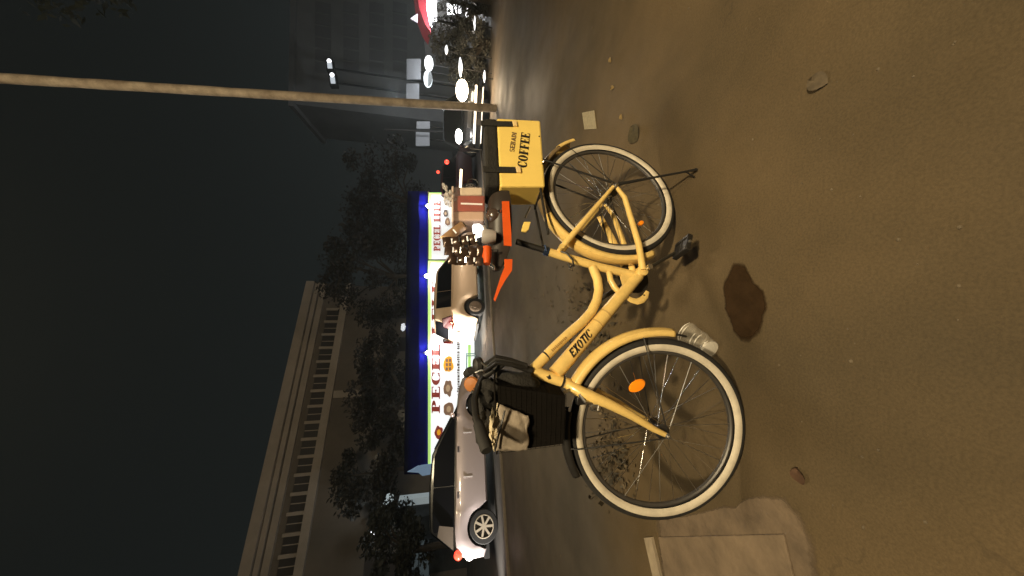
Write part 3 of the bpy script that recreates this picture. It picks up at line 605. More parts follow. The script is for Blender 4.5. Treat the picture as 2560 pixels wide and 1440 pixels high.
# sachet strips
SAC = mat('brown_sachet_foil', (.10, .062, .045), .28, .35, var=.5, vscale=14, coat=.4)
SAW = mat('white_shine', (.9, .88, .84), .2, emit=.25)
def sachets(label, rows, group='hanging strips of coffee sachets', m=None):
    r_ = None
    for (X0, Y0, X1, Y1, n, wd, o_) in rows:
        if r_ is None: r_ = thing('sachet_strip', label, 'sachets', BP(X1, Y1, .03), group)
        a = BP(X0, Y0, o_); b2 = BP(X1, Y1, o_); dd = nrm(b2 - a); ln = np.linalg.norm(b2 - a) / n; sd = nrm(np.cross(N0, dd))
        for i in range(n):
            tl = random.uniform(-.5, .5); nn = nrm(N0 + dd * tl + sd * random.uniform(-.4, .4)); c = a + dd * ln * (i + .5); t_ = nrm(dd - nn * (dd @ nn)); s2 = np.cross(nn, t_)
            mb = MB(); nu, nv = 8, 6; vs = []
            for sg in (1, -1):
                for p_ in range(nu + 1):
                    for q_ in range(nv + 1):
                        a_, b_ = p_ / nu * 2 - 1, q_ / nv * 2 - 1; th = .011 * (1 - a_ ** 4) * (1 - b_ * b_) + .002 * mnoise.noise(Vector((a_ * 2.5 + i, b_ * 2.5, sg)))
                        vs.append(c + t_ * a_ * ln * .56 + s2 * b_ * wd * .5 + nn * th * sg)
            fs = [(k_ + p_ * (nv + 1) + q_, k_ + (p_ + 1) * (nv + 1) + q_, k_ + (p_ + 1) * (nv + 1) + q_ + 1, k_ + p_ * (nv + 1) + q_ + 1) for k_ in (0, (nu + 1) * (nv + 1)) for p_ in range(nu) for q_ in range(nv)]
            mb.add(vs, fs); s_ = mb.build('sachet', m or SAC, r_)
            mb = MB(); mb.box(c + t_ * ln * .54 + nn * .004, .006, wd * .5, .003, t_, s2, nn); mb.build('shine_bar', SAW if i % 2 == 0 else CHR, s_)  # white shine on the foil, put in as faintly glowing and chrome bars
    return r_
sachets('tan sachet strip leaning between the tan packet and the dark sachets', [(1110, 600, 1160, 562, 2, .04, .04)], m=mat('tan_sachet_foil', (.50, .30, .16), .35, .2, var=.4, vscale=14))
sachets('dark brown sachet strip with painted white shine in the middle of the bunch', [(1108, 606, 1190, 598, 4, .045, .05)])
sachets('dark brown sachet strip next to the orange cup', [(1112, 626, 1212, 630, 5, .05, .055)])
sachets('lowest dark brown sachet strip, hanging in front of the gold car', [(1122, 648, 1206, 654, 4, .042, .05)])
cup = thing('glowing_cup', 'small white cup with an added glow beside the sachet strips behind the saddle', 'lamp', BP(1212, 573, .05))
mb = MB(); mb.lathe([(.001, 0), (.017, .001), (.019, .010), (.017, .012)], BP(1214, 573, .045), U0 + D0 * -.25, 20); mb.build('glow_cup_base', mat('grey_base', (.35, .33, .32), .5), cup)
mb = MB(); mb.lathe([(.017, .012), (.027, .022), (.030, .045), (.022, .052), (.001, .054)], BP(1214, 573, .045), U0 + D0 * -.25, 20); mb.build('glow_cup_wall', mat('added_cup_glow', (1, 1, 1), .4, emit=2.2, ecol=(.97, .98, 1)), cup)  # white cup given a glow of its own, not a lamp
mb = MB(); mb.lathe([(.001, 0), (.024, .002), (.030, .02), (.032, .045), (.026, .058), (.001, .060)], BP(1240, 592, .05), U0, 20); tag(mb.build('paper_cup', mat('grey_paper', (.42, .38, .35), .7, var=.2), loc=BP(1240, 592, .05)), 'greyish cup standing on the saddle under the glowing white cup', 'cup')
fl = thing('flask', 'small dark round flask with a chrome disc as its highlight on the saddle', 'flask', BP(1255, 545, .03))
mb = MB(); mb.blob(BP(1236, 540, .04), .036, .036, .036, amp=.02); mb.build('flask_body', mat('dark_brown_gloss', (.06, .04, .03), .25, coat=.4), fl)
mb = MB(); mb.lathe([(.001, 0), (.008, 0), (.008, .006), (.001, .008)], BP(1249, 530, .072), N0, 12); mb.build('flask_highlight', CHR, fl)  # white highlight on the flask, built as a small chrome disc
oc = thing('orange_cup', 'orange plastic cup on its side next to the sachets', 'cup', BP(1226, 638, .05))
mb = MB(); a = BP(1217, 620, .05); b2 = BP(1217, 660, .05); mb.tube([a, (a + b2) / 2, b2], [.020, .0195, .014], 16); mb.build('cup_body', ORG, oc)
mb = MB(); mb.tube([BP(1228, 628, .05), BP(1242, 628, .05)], .004, 8); mb.build('handle', STL, oc)
mb = MB(); mb.tube([BP(1228, 662, .04), BP(1236, 668, .04), BP(1236, 676, .04)], [.008, .006, .003], 8); tag(mb.build('spoon', CHR, loc=BP(1232, 668, .04)), 'short steel spoon tip poking out by the orange cup', 'spoon')

# ================================================================ litter on the near ground
mb = MB()
ct = G(1772, 852); axd = nrm(V(.80, .62, 0)); axd = nrm(G(1700, 810) - G(1790, 870)); axd[2] = 0
CLR = mat('clear_cup_plastic', (.84, .77, .64), .1, alpha=.17, spec=1.0)
cupo = thing('crushed_plastic_cup', 'crushed clear plastic cup lying behind the front mudguard', 'plastic cup', ct)
prof = [(1.3 * a_, 1.45 * b_) for a_, b_ in [(.030, 0), (.031, .004), (.029, .010), (.034, .02), (.031, .028), (.036, .04), (.033, .05), (.038, .062), (.036, .075), (.041, .09), (.042, .094), (.040, .094)]]
mb.lathe(prof, G(1796, 874) + V(0, 0, .042), axd, 26)
mb.v = [tuple(np.array(v) * V(1, 1, .82) + V(mnoise.noise(Vector(v) * 22), mnoise.noise(Vector(v) * 22 + Vector((9, 0, 0))), mnoise.noise(Vector(v) * 22 + Vector((0, 9, 0)))) * .006) for v in mb.v]
o = mb.build('cup_wall', CLR, cupo)
STREAK = mat('cup_streak', (.95, .90, .80), .25, alpha=.55)
xa_ = nrm(np.cross(axd, V(0, 0, 1)))
for hh, rr_, a0, a1 in ((.010, .043, -60, 60), (.034, .045, 20, 110), (.052, .046, -70, 10), (.072, .050, -50, 40), (.098, .050, 30, 120), (.122, .056, -60, 20), (.136, .057, -80, 100)):
    cc = G(1796, 874) + V(0, 0, .036) + axd * hh; mb = MB()
    mb.tube([cc + (xa_ * -math.sin(R(a)) + V(0, 0, .82) * math.cos(R(a))) * rr_ for a in np.linspace(a0, a1, 12)], [.0006 + .0022 * math.sin(math.pi * i / 11) for i in range(12)], 6); mb.build('streak', STREAK, cupo)  # reflection streaks on the clear cup, modelled as pale tapered arcs
mb = MB(); mb.lathe([(.030, 0), (.036, .002), (.036, .006), (.030, .008)], G(1796, 874) + V(0, 0, .038), axd, 22); mb.build('cup_base', mat('bright_plastic', (.85, .80, .70), .2, alpha=.6), cupo)
def scrap(name, label, cat, pts, m, h=.004, group=None):
    mb = MB(); mb.poly3([G(X, Y) for X, Y in pts], V(0, 0, h)); return tag(mb.build(name, m, smooth=False), label, cat, group)
scrap('paper_scrap', 'pale square paper scrap lying between the coffee box and the lot', 'paper', [(1456, 282), (1486, 276), (1492, 322), (1462, 324)], mat('dirty_paper', (.36, .31, .20), .8, var=.3, vscale=40))
LEAF = mat('dry_leaf', (.07, .055, .025), .8, var=.5, vscale=40)
def leaf(name, label, X, Y, sz, rot, m, group='fallen leaves on the lot'):
    c = G(X, Y); mb = MB(); n = 9; vs = []; fs = []
    for i in range(n):
        a = i / (n - 1); wd = sz * .42 * math.sin(math.pi * a) ** .8
        for k in (-1, 0, 1):
            p = V((a - .5) * sz, wd * k, .004 + .01 * abs(k) * a + .008 * math.sin(a * 3)); ca, sa = math.cos(rot), math.sin(rot)
            vs.append(c + V(p[0] * ca - p[1] * sa, p[0] * sa + p[1] * ca, p[2]))
    for i in range(n - 1):
        for k in (0, 1): fs.append((i * 3 + k, i * 3 + k + 1, (i + 1) * 3 + k + 1, (i + 1) * 3 + k))
    mb.add(vs, fs); return tag(mb.build(name, m), label, 'leaf', group)
leaf('fallen_leaf', 'dark curled leaf right of the rear wheel', 1588, 335, .13, .5, LEAF)
leaf('fallen_leaf', 'small yellowish leaf near the dark curled leaf', 1557, 292, .04, .2, mat('yellow_leaf', (.20, .135, .05), .8), )
leaf('fallen_leaf', 'small yellowish leaf farther off, first from the right edge', 1529, 150, .038, .2, MATS['yellow_leaf'])
leaf('fallen_leaf', 'small yellowish leaf farther off, second from the right edge', 1534, 220, .035, 1.2, MATS['yellow_leaf'])
leaf('fallen_leaf', 'pale broken leaf alone on the near asphalt', 2050, 205, .06, .9, mat('pale_leaf', (.105, .078, .046), .85, var=.4, vscale=30))
leaf('fallen_leaf', 'reddish brown leaf in front of the front wheel', 2003, 1190, .05, .3, mat('red_leaf', (.085, .042, .02), .85, var=.4, vscale=30))
# leaf litter and weeds along the old paving edge
def litter(name, label, cat, n, m, weeds):
    mb = MB()
    for i in range(n):
        a = random.random(); X = 1435 + 120 * a + random.gauss(0, 26); Y = 660 + 590 * a + random.gauss(0, 24)
        if random.random() < .25: X = random.uniform(1320, 1450); Y = random.uniform(690, 900)
        if weeds: X = random.gauss(1490, 30) if i % 2 else random.gauss(1535, 26); Y = random.gauss(780, 55) if i % 2 else random.gauss(1150, 48)
        c = G(X, Y); sz = random.uniform(.012, .05) * (1.3 if weeds else 1); rot = random.random() * 6.28; tl = random.uniform(.2, 1.2) if weeds else random.uniform(0, .5)
        ca, sa = math.cos(rot), math.sin(rot); ex_ = V(ca * math.cos(tl), sa * math.cos(tl), math.sin(tl)); ey_ = V(-sa, ca, random.uniform(-.2, .2)); z = random.uniform(.005, .05 if weeds else .015)
        c = c + V(0, 0, z); mb.add([c, c + ex_ * sz * .5 + ey_ * sz * .28, c + ex_ * sz, c + ex_ * sz * .5 - ey_ * sz * .28], [(0, 1, 2, 3)])
    return tag(mb.build(name, m, smooth=False), label, cat, kind='stuff')
litter('leaf_litter', 'scattered dry leaves and grit along the old paving edge', 'leaf litter', 330, mat('litter_leaf', (.15, .11, .06), .85, var=.75, vscale=9), False)
litter('weeds', 'low dark weeds growing along the paving edge behind the wheels', 'weeds', 330, mat('weed_leaf', (.060, .046, .024), .7, var=.6, vscale=9), True)
GRIT = mat('grit', (.15, .115, .07), .8, var=.5, vscale=30)
mb = MB()
for i in range(70):
    X = random.uniform(1330, 2400); Y = random.uniform(20, 1420); c = G(X, Y); s_ = random.uniform(.0015, .006) * (1 if X > 1500 else 1.6)
    mb.blob(c, s_, s_ * random.uniform(.6, 1), s_ * .6, amp=.1, nu=6, nv=4, seed=i)
tag(mb.build('grit', GRIT), 'loose grit and pebbles sprinkled over the asphalt', 'grit', kind='stuff')

# ================================================================ cars
def car(label, rear_wheel, hd, L, W, paint, glass, qx=None, zr=1.45, wb=2.45, xw0=.62, name='parked_car', ztop=None, roof=None, rim='alloy', gh=None, group='cars standing in the street', roofpaint=None, y_side=-1, belt=.90):
    fx = nrm(V(hd[0], hd[1], 0)); fy = V(-fx[1], fx[0], 0)
    base = rear_wheel - fx * xw0 - fy * (y_side * (W / 2 - .02)); base[2] = .004
    T = lambda x, y, z: base + fx * x + fy * y + V(0, 0, z)
    root = thing(name, label, 'car', T(L / 2, 0, 0), group)
    zt = ztop or [(0, .62), (.04, .80), (.14, .88), (.5, belt + .01), (L * .62, belt), (L * .72, belt - .03), (L * .87, .80), (L * .95, .70), (L * .99, .56), (L, .48)]
    xs = sorted(set([0, .02, .06, .12] + [round(x, 3) for x in np.linspace(.2, L - .15, 30)] + [L - .08, L - .03, L] + [round(c + k * .33, 3) for c in (xw0, xw0 + wb) for k in np.linspace(-1, 1, 15)]))
    xs = [x for x in xs if 0 <= x <= L]
    ztf = lambda x: float(np.interp(x, [a for a, _ in zt], [b for _, b in zt]))
    def zb(x):
        z = .20 + (.10 * max(0, (.3 - x) / .3)) + .06 * max(0, (x - L + .3) / .3)
        for c in (xw0, xw0 + wb):
            if abs(x - c) < .335: z = max(z, .30 + math.sqrt(max(0, .335 ** 2 - (x - c) ** 2)))
        return z
    def hw(x):
        k = W / 2
        if x < .35: k *= 1 - .13 * ((.35 - x) / .35) ** 2
        if x > L - .8: k *= 1 - .27 * ((x - L + .8) / .8) ** 2
        return k
    mb = MB(); vs = []; n = 0
    for x in xs:
        z0, z1, k = zb(x), ztf(x), hw(x); z1 = max(z1, z0 + .06)
        sec = [(k * .90, z0), (k * .97, z0 + (z1 - z0) * .06), (k * 1.0, z0 + (z1 - z0) * .35), (k * 1.0, z0 + (z1 - z0) * .60), (k * .985, z0 + (z1 - z0) * .80), (k * .945, z0 + (z1 - z0) * .95), (k * .86, z1), (k * .45, z1 + .015)]
        ring_ = [(y, z) for y, z in sec] + [(-y, z) for y, z in sec[::-1]]; n = len(ring_); vs += [T(x, y, z) for y, z in ring_]
    fs = [(i * n + j, (i + 1) * n + j, (i + 1) * n + (j + 1) % n, i * n + (j + 1) % n) for i in range(len(xs) - 1) for j in range(n)] + [tuple(range(n)), tuple(range(len(vs) - 1, len(vs) - n - 1, -1))]
    mb.add(vs, fs); body = mb.build('body', paint, root, ang=28)
    # greenhouse
    g = gh or dict(x0=.10, x1=L * .70, r0=.34, r1=L * .52)
    gw0, gw1 = W / 2 * .90, W / 2 * .70
    rf = lambda x: float(np.interp(x, [g['x0'], g['r0'], (g['r0'] + g['r1']) / 2, g['r1'], g['x1']], [belt - .02, zr - .05, zr, zr - .04, belt - .03]))
    gx = [g['x0'], (g['x0'] + g['r0']) / 2, g['r0']] + list(np.linspace(g['r0'], g['r1'], 8)[1:]) + list(np.linspace(g['r1'], g['x1'], 5)[1:])
    def side(x, z): return gw0 + (gw1 - gw0) * max(0, (z - belt)) / (zr - belt)
    mb = MB(); vs = []; zbk = belt - .05
    for x in gx:
        z1 = max(rf(x), zbk + .01); q = []
        for a in (0, .4, .8, .95): z = zbk + (z1 - zbk) * a; q.append((side(x, z) * (1 if a < .9 else .985), z))
        q.append((side(x, z1) * .90, z1 + .0)); q.append((side(x, z1) * .45, z1 + .018))
        r2 = q + [(-y, z) for y, z in q[::-1]]; n = len(r2); vs += [T(x, y, z) for y, z in r2]
    fs = [(i * n + j, (i + 1) * n + j, (i + 1) * n + (j + 1) % n, i * n + (j + 1) % n) for i in range(len(gx) - 1) for j in range(n)] + [tuple(range(n)), tuple(range(len(vs) - 1, len(vs) - n - 1, -1))]
    mb.add(vs, fs); rfm = mb.build('roof', roofpaint or paint, root, ang=30)
    def win(xa, xb, za, zb_):
        for sg in (1, -1):
            mb = MB(); m_ = 10; lo = []; hi = []
            for i in range(m_ + 1):
                x = xa + (xb - xa) * i / m_; zt_ = min(zb_, rf(x) - .06)
                zt_ = max(zt_, za + .01); lo.append(T(x, sg * (side(x, za) + .006), za)); hi.append(T(x, sg * (side(x, zt_) + .006), zt_))
            mb.add(lo + hi, [(i, i + 1, m_ + 2 + i, m_ + 1 + i) for i in range(m_)]); mb.build('side_window', glass, root, smooth=False)
    mid = (g['r0'] + g['r1']) / 2 + .05
    win(qx if qx is not None else g['r0'] - .02, mid - .005, belt + .02, zr - .09); win(mid + .005, g['x1'] - .12, belt + .02, zr - .09)
    for (xa, xb, nm) in ((g['x0'], g['r0'], 'rear_window'), (g['x1'], g['r1'], 'windscreen')):
        mb = MB(); a, b2 = .14, .9; sg = -1 if xa < xb and nm == 'rear_window' else 1
        def pt(k, s_): 
            x = xa + (xb - xa) * k; z = rf(x); return T(x + sg * .012, s_ * side(x, z) * .84, z + .022)
        mb.add([pt(a, -1), pt(a, 1), pt(b2, 1), pt(b2, -1)], [(0, 1, 2, 3)]); mb.build(nm, glass, root, smooth=False)
    # wheels
    for xw in (xw0, xw0 + wb):
        for sg in (1, -1):
            c = T(xw, sg * (W / 2 - .015), .302); ax = fy * sg
            mb = MB(); mb.lathe([(.19, -.19), (.28, -.19), (.30, -.17), (.30, -.02), (.285, -.004), (.20, 0), (.195, -.05)], c, ax, 32, cap=False); wh = mb.build('wheel', RUB, root)
            mb = MB()
            if rim == 'alloy':
                mb.lathe([(.205, -.02), (.205, .002), (.19, .004), (.185, -.02)], c, ax, 32, cap=False); mb.lathe([(.001, .0), (.045, .0), (.045, -.02), (.05, -.03)], c, ax, 16)
                for k in range(7):
                    a = 2 * math.pi * k / 7 + .2; d_ = fx * math.cos(a) + V(0, 0, 1) * math.sin(a); e_ = np.cross(d_, ax)
                    mb.box(c + d_ * .115 - ax * .008, .155, .042, .016, d_, e_, ax)
                mb.build('rim', mat('alloy_rim', (.72, .62, .48), .35, .4), wh)
                mb = MB(); mb.lathe([(.001, -.045), (.2, -.045)], c, ax, 24, cap=False); mb.build('brake_disc', mat('wheel_dark', (.03, .027, .024), .8), wh)
            else:
                mb.lathe([(.001, .012), (.05, .012), (.06, .004), (.15, .008), (.185, .0), (.2, -.01)], c, ax, 32)
                for k in range(8):
                    a = 2 * math.pi * k / 8; d_ = fx * math.cos(a) + V(0, 0, 1) * math.sin(a); mb.box(c + d_ * .115 + ax * .009, .06, .02, .006, d_, np.cross(d_, ax), ax)
                mb.build('hub_cap', mat('bronze_hubcap', (.22, .16, .11), .5, .3), wh)
    mb = MB(); mb.box(T(xw0 + wb / 2, 0, .24), L * .9, W * .8, .1, fx, fy); mb.build('underbody', mat('underbody_black', (.012, .011, .01), .9), root, smooth=False)
    return root, T, body
SIL = mat('silver_paint', (.54, .45, .435), .36, .2, coat=.5)
GOLD = mat('gold_paint', (.86, .63, .42), .4, .15, coat=.5)
BLP = mat('black_car_paint', (.02, .02, .021), .22, .2, coat=.8)
DRED = mat('dark_red_paint', (.09, .018, .016), .3, .2, coat=.6)
TAIL = mat('tail_lamp_off', (.05, .0012, .0006), .3, emit=.03)
TAILON = mat('tail_lamp_lit', (1, .06, .03), .2, emit=3.0, ecol=(1, .055, .03))
REVON = mat('reverse_lamp_lit', (1, .9, .85), .2, emit=9.0, ecol=(1, .93, .86))
HEADW = mat('headlamp_lit', (1, 1, 1), .2, emit=22.0, ecol=(1, .97, .92))
HEADY = mat('headlamp_warm', (1, .9, .75), .2, emit=26.0, ecol=(1, .84, .58))
SEAM = mat('panel_gap', (.03, .025, .022), .8)
def lampblob(T, x, y, z, rx, ry, rz, m, root, nm, fx, fy):
    mb = MB(); mb.blob(T(x, y, z), rx, ry, rz, fx, fy, V(0, 0, 1), .03, 1.0, 1, 18, 12); return mb.build(nm, m, root)
# silver hatchback, seen from its right side
rw = G(1246, 1311); rw[2] = 0
hd = nrm(V(.845, .535, 0)); FX = hd; FY = V(-hd[1], hd[0], 0)
silv, T, body = car('silver hatchback with dark windows and lit tail lamp behind the basket', rw, hd, 3.95, 1.66, SIL, GLASS, zr=1.46, wb=2.46, xw0=.50, roofpaint=mat('dark_roof', (.008, .008, .008), .3, coat=.5), gh=dict(x0=.12, x1=2.95, r0=.5, r1=1.95))
lampblob(T, .09, -.73, .83, .09, .07, .085, TAILON, silv, 'tail_lamp', FX, FY); lampblob(T, .09, .73, .83, .09, .07, .085, TAILON, silv, 'tail_lamp', FX, FY)
lampblob(T, .02, -.64, .60, .06, .13, .08, REVON, silv, 'reverse_lamp', FX, FY)
lampblob(T, 3.78, -.60, .66, .12, .10, .07, HEADW, silv, 'headlamp', FX, FY); lampblob(T, 3.78, .60, .66, .12, .10, .07, HEADW, silv, 'headlamp', FX, FY)
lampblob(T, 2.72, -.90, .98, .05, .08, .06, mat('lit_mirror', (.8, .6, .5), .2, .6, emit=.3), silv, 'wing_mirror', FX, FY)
mb = MB(); mb.poly3([T(.18, -.775, .93), T(.55, -.775, .93), T(.60, -.74, 1.22), T(.42, -.74, 1.25)], FY * .012); mb.build('quarter_panel', mat('brown_pillar', (.14, .11, .085), .4), silv, smooth=False)
for x in (1.42, 2.32):
    mb = MB(); mb.box(T(x, -.833, .62), .016, .01, .20, FX, FY); mb.build('door_glint', mat('door_glint_glow', (.9, .85, .8), .15, .3, emit=.25), silv, smooth=False)  # light caught at the door gap, drawn as a glowing strip
for x in (1.1, 1.98):
    mb = MB(); mb.box(T(x, -.835, .84), .13, .035, .03, FX, FY); mb.build('door_handle', mat('handle_dark', (.10, .085, .08), .4), silv, bevel=.008)
# gold hatchback lit from behind by the silver car's lamps
rw2 = G(1213, 766); rw2[2] = 0
gold, T2, body2 = car('gold hatchback with its rear bumper in bright headlight', rw2, hd, 3.85, 1.64, GOLD, GLASS, zr=1.58, wb=2.40, xw0=.60, rim='cap', gh=dict(x0=.06, x1=2.85, r0=.28, r1=2.05), belt=1.02, qx=.62)
for sg in (1, -1):
    tl = MB(); tl.poly3([T2(.30, .80 * sg, 1.02), T2(.20, .79 * sg, 1.30), T2(.02, .60 * sg, 1.26), T2(-.03, .50 * sg, .98), T2(.05, .72 * sg, .94)], -FX * .05 + FY * .03 * sg); tl.build('tail_lamp', TAIL, gold, smooth=False, bevel=.015)
mb = MB(); mb.box(T2(-.015, 0, .42), .10, 1.40, .20, FX, FY); mb.build('rear_bumper', GOLD, gold, bevel=.03)
mb = MB(); mb.box(T2(-.004, 0, .78), .02, .5, .11, FX, FY); mb.build('rear_plate', mat('plate_dark', (.05, .05, .05), .5), gold, smooth=False)
spot_light('silver_car_headlight', T(4.0, -.55, .66), T2(0, -.35, .6), 1500, (1, .95, .86), 70, .8, .06)
spot_light('silver_car_headlight', T(4.0, .55, .66), T2(0, .2, .6), 900, (1, .95, .86), 70, .8, .06)
spot_light('queue_headlight', T(-1.9, -1.35, .62), T(.15, -.8, .48), 1100, (1, .96, .9), 50, .8, .05)
# black car facing the camera on the right
hb_ = nrm(V(-.36, -.93, 0)); BX = hb_; BY = V(-hb_[1], hb_[0], 0)
fr_c = (AT(1147, 340, 9.5) + AT(1155, 228, 9.1)) / 2; fr_c[2] = 0
L3 = 4.3; W3 = 1.75
rw3 = fr_c - BX * (L3 - .55 - .7 + .42) ; rw3 = fr_c - BX * (L3 - .62 - .12) + BY * (-1 * (W3 / 2 - .02))
blk, T3, body3 = car('black car facing the lot with both headlamps glaring', rw3, hb_, L3, W3, BLP, GLASS, zr=1.42, wb=2.6, xw0=.62, gh=dict(x0=.5, x1=3.0, r0=1.0, r1=2.2))
h1 = AT(1147, 341, 9.32); h2 = AT(1155, 226, 8.92)
mb = MB(); mb.blob(h1, .07, .20, .10, BX, BY, V(0, 0, 1), .03, 1, 3, 18, 12); mb.build('headlamp', HEADW, blk)
mb = MB(); mb.blob(h2, .07, .28, .17, BX, BY, V(0, 0, 1), .03, 1, 3, 18, 12); mb.build('headlamp', HEADY, blk)
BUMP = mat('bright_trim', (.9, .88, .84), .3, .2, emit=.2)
for (z_, wd, th) in ((.44, 1.55, .07), (.24, 1.5, .035)):
    mb = MB(); mb.box(T3(L3 + .01, 0, z_), .06, wd, th, BX, BY); mb.build('bumper_trim', BUMP, blk, bevel=.015)
mb = MB(); mb.box(T3(L3 - .01, 0, .60), .05, .7, .12, BX, BY); mb.build('grille', mat('grille_black', (.02, .02, .02), .4), blk, bevel=.01)
point_light('black_car_headlight', tuple(h1 + BX * .3), 70, (1, .90, .78), .07)
point_light('black_car_headlight', tuple(h2 + BX * .35), 110, (1, .74, .46), .08)
# dark red car behind the packets
rw4 = AT(1205, 470, 13.0); rw4[2] = 0
redc, T4, body4 = car('dark red car with small lit tail lamps behind the packets', rw4, hd, 4.1, 1.68, DRED, GLASS, zr=1.55, wb=2.5, xw0=.62)
for (X, Y, s_) in ((1117, 405, .085), (1095, 430, .06)):
    mb = MB(); mb.blob(AT(X, Y, 12.2), s_, s_ * .9, s_, amp=.02); mb.build('tail_lamp', TAILON, redc)
mb = MB(); mb.tube([AT(1153, 424, 12.15), AT(1151, 468, 12.1)], .05, 10); mb.build('lit_trim', mat('amber_lit', (1, .75, .45), .3, emit=3.5, ecol=(1, .78, .5)), redc)

# ================================================================ food stall beyond the cars
DB = 13.2
BAN = mat('banner_backlit', (.85, .87, .84), .6, emit=.95, ecol=(.95, .99, 1.0), var=.06, vscale=2)
GRN = mat('banner_green', (.45, .75, .18), .6, emit=.75, ecol=(.52, .86, .24))
BRED = mat('banner_red_print', (.35, .07, .05), .6, emit=.22, ecol=(.6, .09, .06))
BBRN = mat('banner_brown_print', (.25, .15, .10), .6, emit=.28, ecol=(.50, .28, .16))
BDRK = mat('banner_dark_print', (.12, .09, .08), .6, emit=.10, ecol=(.35, .25, .22))
BORG = mat('banner_orange_print', (.8, .35, .03), .6, emit=.6, ecol=(1, .45, .02))
BAN2 = mat('banner_dimmer', (.80, .82, .80), .6, emit=.46, ecol=(.92, .98, 1.0), var=.08, vscale=2)
def banner(label, X0, X1, Y0, Y1, m, dep, txt_y0, txt_y1, txt_x, food, bot=True):
    """X0 top, X1 bottom, Y0 left end, Y1 right end in the photograph's pixels, hung flat at depth dep"""
    c = [AT(X1, Y0, dep), AT(X1, Y1, dep), AT(X0, Y1, dep), AT(X0, Y0, dep)]
    root = thing('stall_banner', label, 'banner', (c[0] + c[1]) / 2, 'printed banners of the food stall')
    mb = MB(); mb.poly3(c, V(0, .02, 0)); sh = mb.build('sheet', m, root, smooth=False)
    off = V(0, -.012, 0)
    mb = MB()
    def q(Xa, Xb, Ya, Yb, mbx, k=1.0): mbx.poly3([AT(Xb, Ya, dep) + off * k, AT(Xb, Yb, dep) + off * k, AT(Xa, Yb, dep) + off * k, AT(Xa, Ya, dep) + off * k], V(0, .004, 0))
    q(X0, X0 + 7, Y0, Y1, mb); q(X0 + 7.2, X1, Y1, Y1 + 5, mb)
    if bot: q(X1 - 16, X1 - 9, Y0, Y1 + 6, mb)
    mb.build('border', GRN, sh, smooth=False)
    o_ = AT(txt_x[1], txt_y0, dep) + off * 2.2; ex_ = nrm(AT(txt_x[1], txt_y1, dep) - AT(txt_x[1], txt_y0, dep)); ey_ = nrm(AT(txt_x[0], txt_y0, dep) - AT(txt_x[1], txt_y0, dep))
    mb = MB(); letters(mb, 'PECEL LELE', o_, ex_, ey_, np.linalg.norm(AT(txt_x[0], txt_y0, dep) - AT(txt_x[1], txt_y0, dep)), width=np.linalg.norm(AT(txt_x[1], txt_y1, dep) - AT(txt_x[1], txt_y0, dep)), depth=.006, nn=V(0, -1, 0), st=.24, th=.13, serif=.08)
    mb.build('lettering', BRED, sh, smooth=False)
    for (X, Y, rx_, ry_, kind) in food:
        fmat = dict(brown=BBRN, orange=BORG, red=BRED, dark=BDRK)[kind]; c_ = AT(X, Y, dep) + off * 2.2; kx = dep / FPX; n = 20
        pl = []
        for i in range(n):
            a = 2 * math.pi * i / n; k = 1 + .16 * mnoise.noise(Vector((math.cos(a) * 1.5 + X, math.sin(a) * 1.5 + Y, 0)))*2; pl.append(c_ + V(1, 0, 0) * math.cos(a) * ry_ * kx * k + V(0, 0, 1) * math.sin(a) * rx_ * kx * k)
        mb = MB(); mb.poly3(pl, V(0, -.004, 0)); pc = mb.build('food_picture', fmat, sh, smooth=False)
        if kind == 'orange':
            mb = MB()
            for i in range(3):
                for j in (-1, 1): mb.box(c_ + V((i - 1) * ry_ * .5 * kx, -.008, j * rx_ * .33 * kx), ry_ * .36 * kx, .004, rx_ * .46 * kx)
            mb.build('food_detail', BBRN, pc, smooth=False)
        else:
            mb = MB(); mb.poly3([c_ + V(math.cos(a) * ry_ * .45 * kx, -.007, math.sin(a) * rx_ * .45 * kx) for a in np.linspace(0, 2 * math.pi, 12, endpoint=False)], V(0, -.003, 0)); mb.build('food_detail', BORG if kind == 'red' else mat('banner_tan_print', (.5, .36, .22), .6, emit=.4, ecol=(.75, .52, .3)), pc, smooth=False)
    if bot:
        mb = MB(); y = txt_y0 - 10
        while y > Y1 + 30:
            wd = random.uniform(3, 8)
            if random.random() > .18: q(1142 + random.uniform(0, 2), 1149, y, y - wd + 1.5, mb, 2.2)
            y -= wd
        mb.build('small_print', BDRK, sh, smooth=False)
    return root
banner('long bright food banner with rooster picture behind the two hatchbacks', 1070, 1186, 1172, 652, BAN, DB, 1032, 700, (1079, 1100),
       [(1097, 1080, 10, 16, 'red'), (1122, 1022, 12, 18, 'brown'), (1120, 970, 11, 20, 'brown'), (1121, 911, 12, 21, 'orange'), (1121, 760, 10, 16, 'brown')])
banner('shorter greyish food banner above the sachet strips', 1072, 1134, 648, 482, BAN2, DB - .05, 628, 502, (1084, 1101), [(1114, 534, 6, 9, 'dark'), (1119, 555, 6, 10, 'brown'), (1118, 612, 6, 9, 'dark')], bot=False)
TARP = mat('blue_tarpaulin', (.004, .005, .20), .8, spec=.1, var=.35, vscale=2.5, bump=.3, bscale=6)
stall = thing('food_stall', 'food stall roofed with a blue tarpaulin behind the cars', 'food stall', AT(1190, 900, DB + 1) * V(1, 1, 0))
mb = MB(); vs = []; fs = []; n = 44
prof = [(1071, .03), (1060, -.10), (1048, -.16), (1036, -.05), (1022, .35), (1010, 1.4)]
for i in range(n + 1):
    Y = 1186 + (478 - 1186) * i / n
    for j, (X, dd_) in enumerate(prof): vs.append(AT(X + (3 * mnoise.noise(Vector((i * .35, j, 3))) if 0 < j else 0) + (0.012 * (1186 - Y) if j > 2 else 0), Y, DB + .06 + dd_))
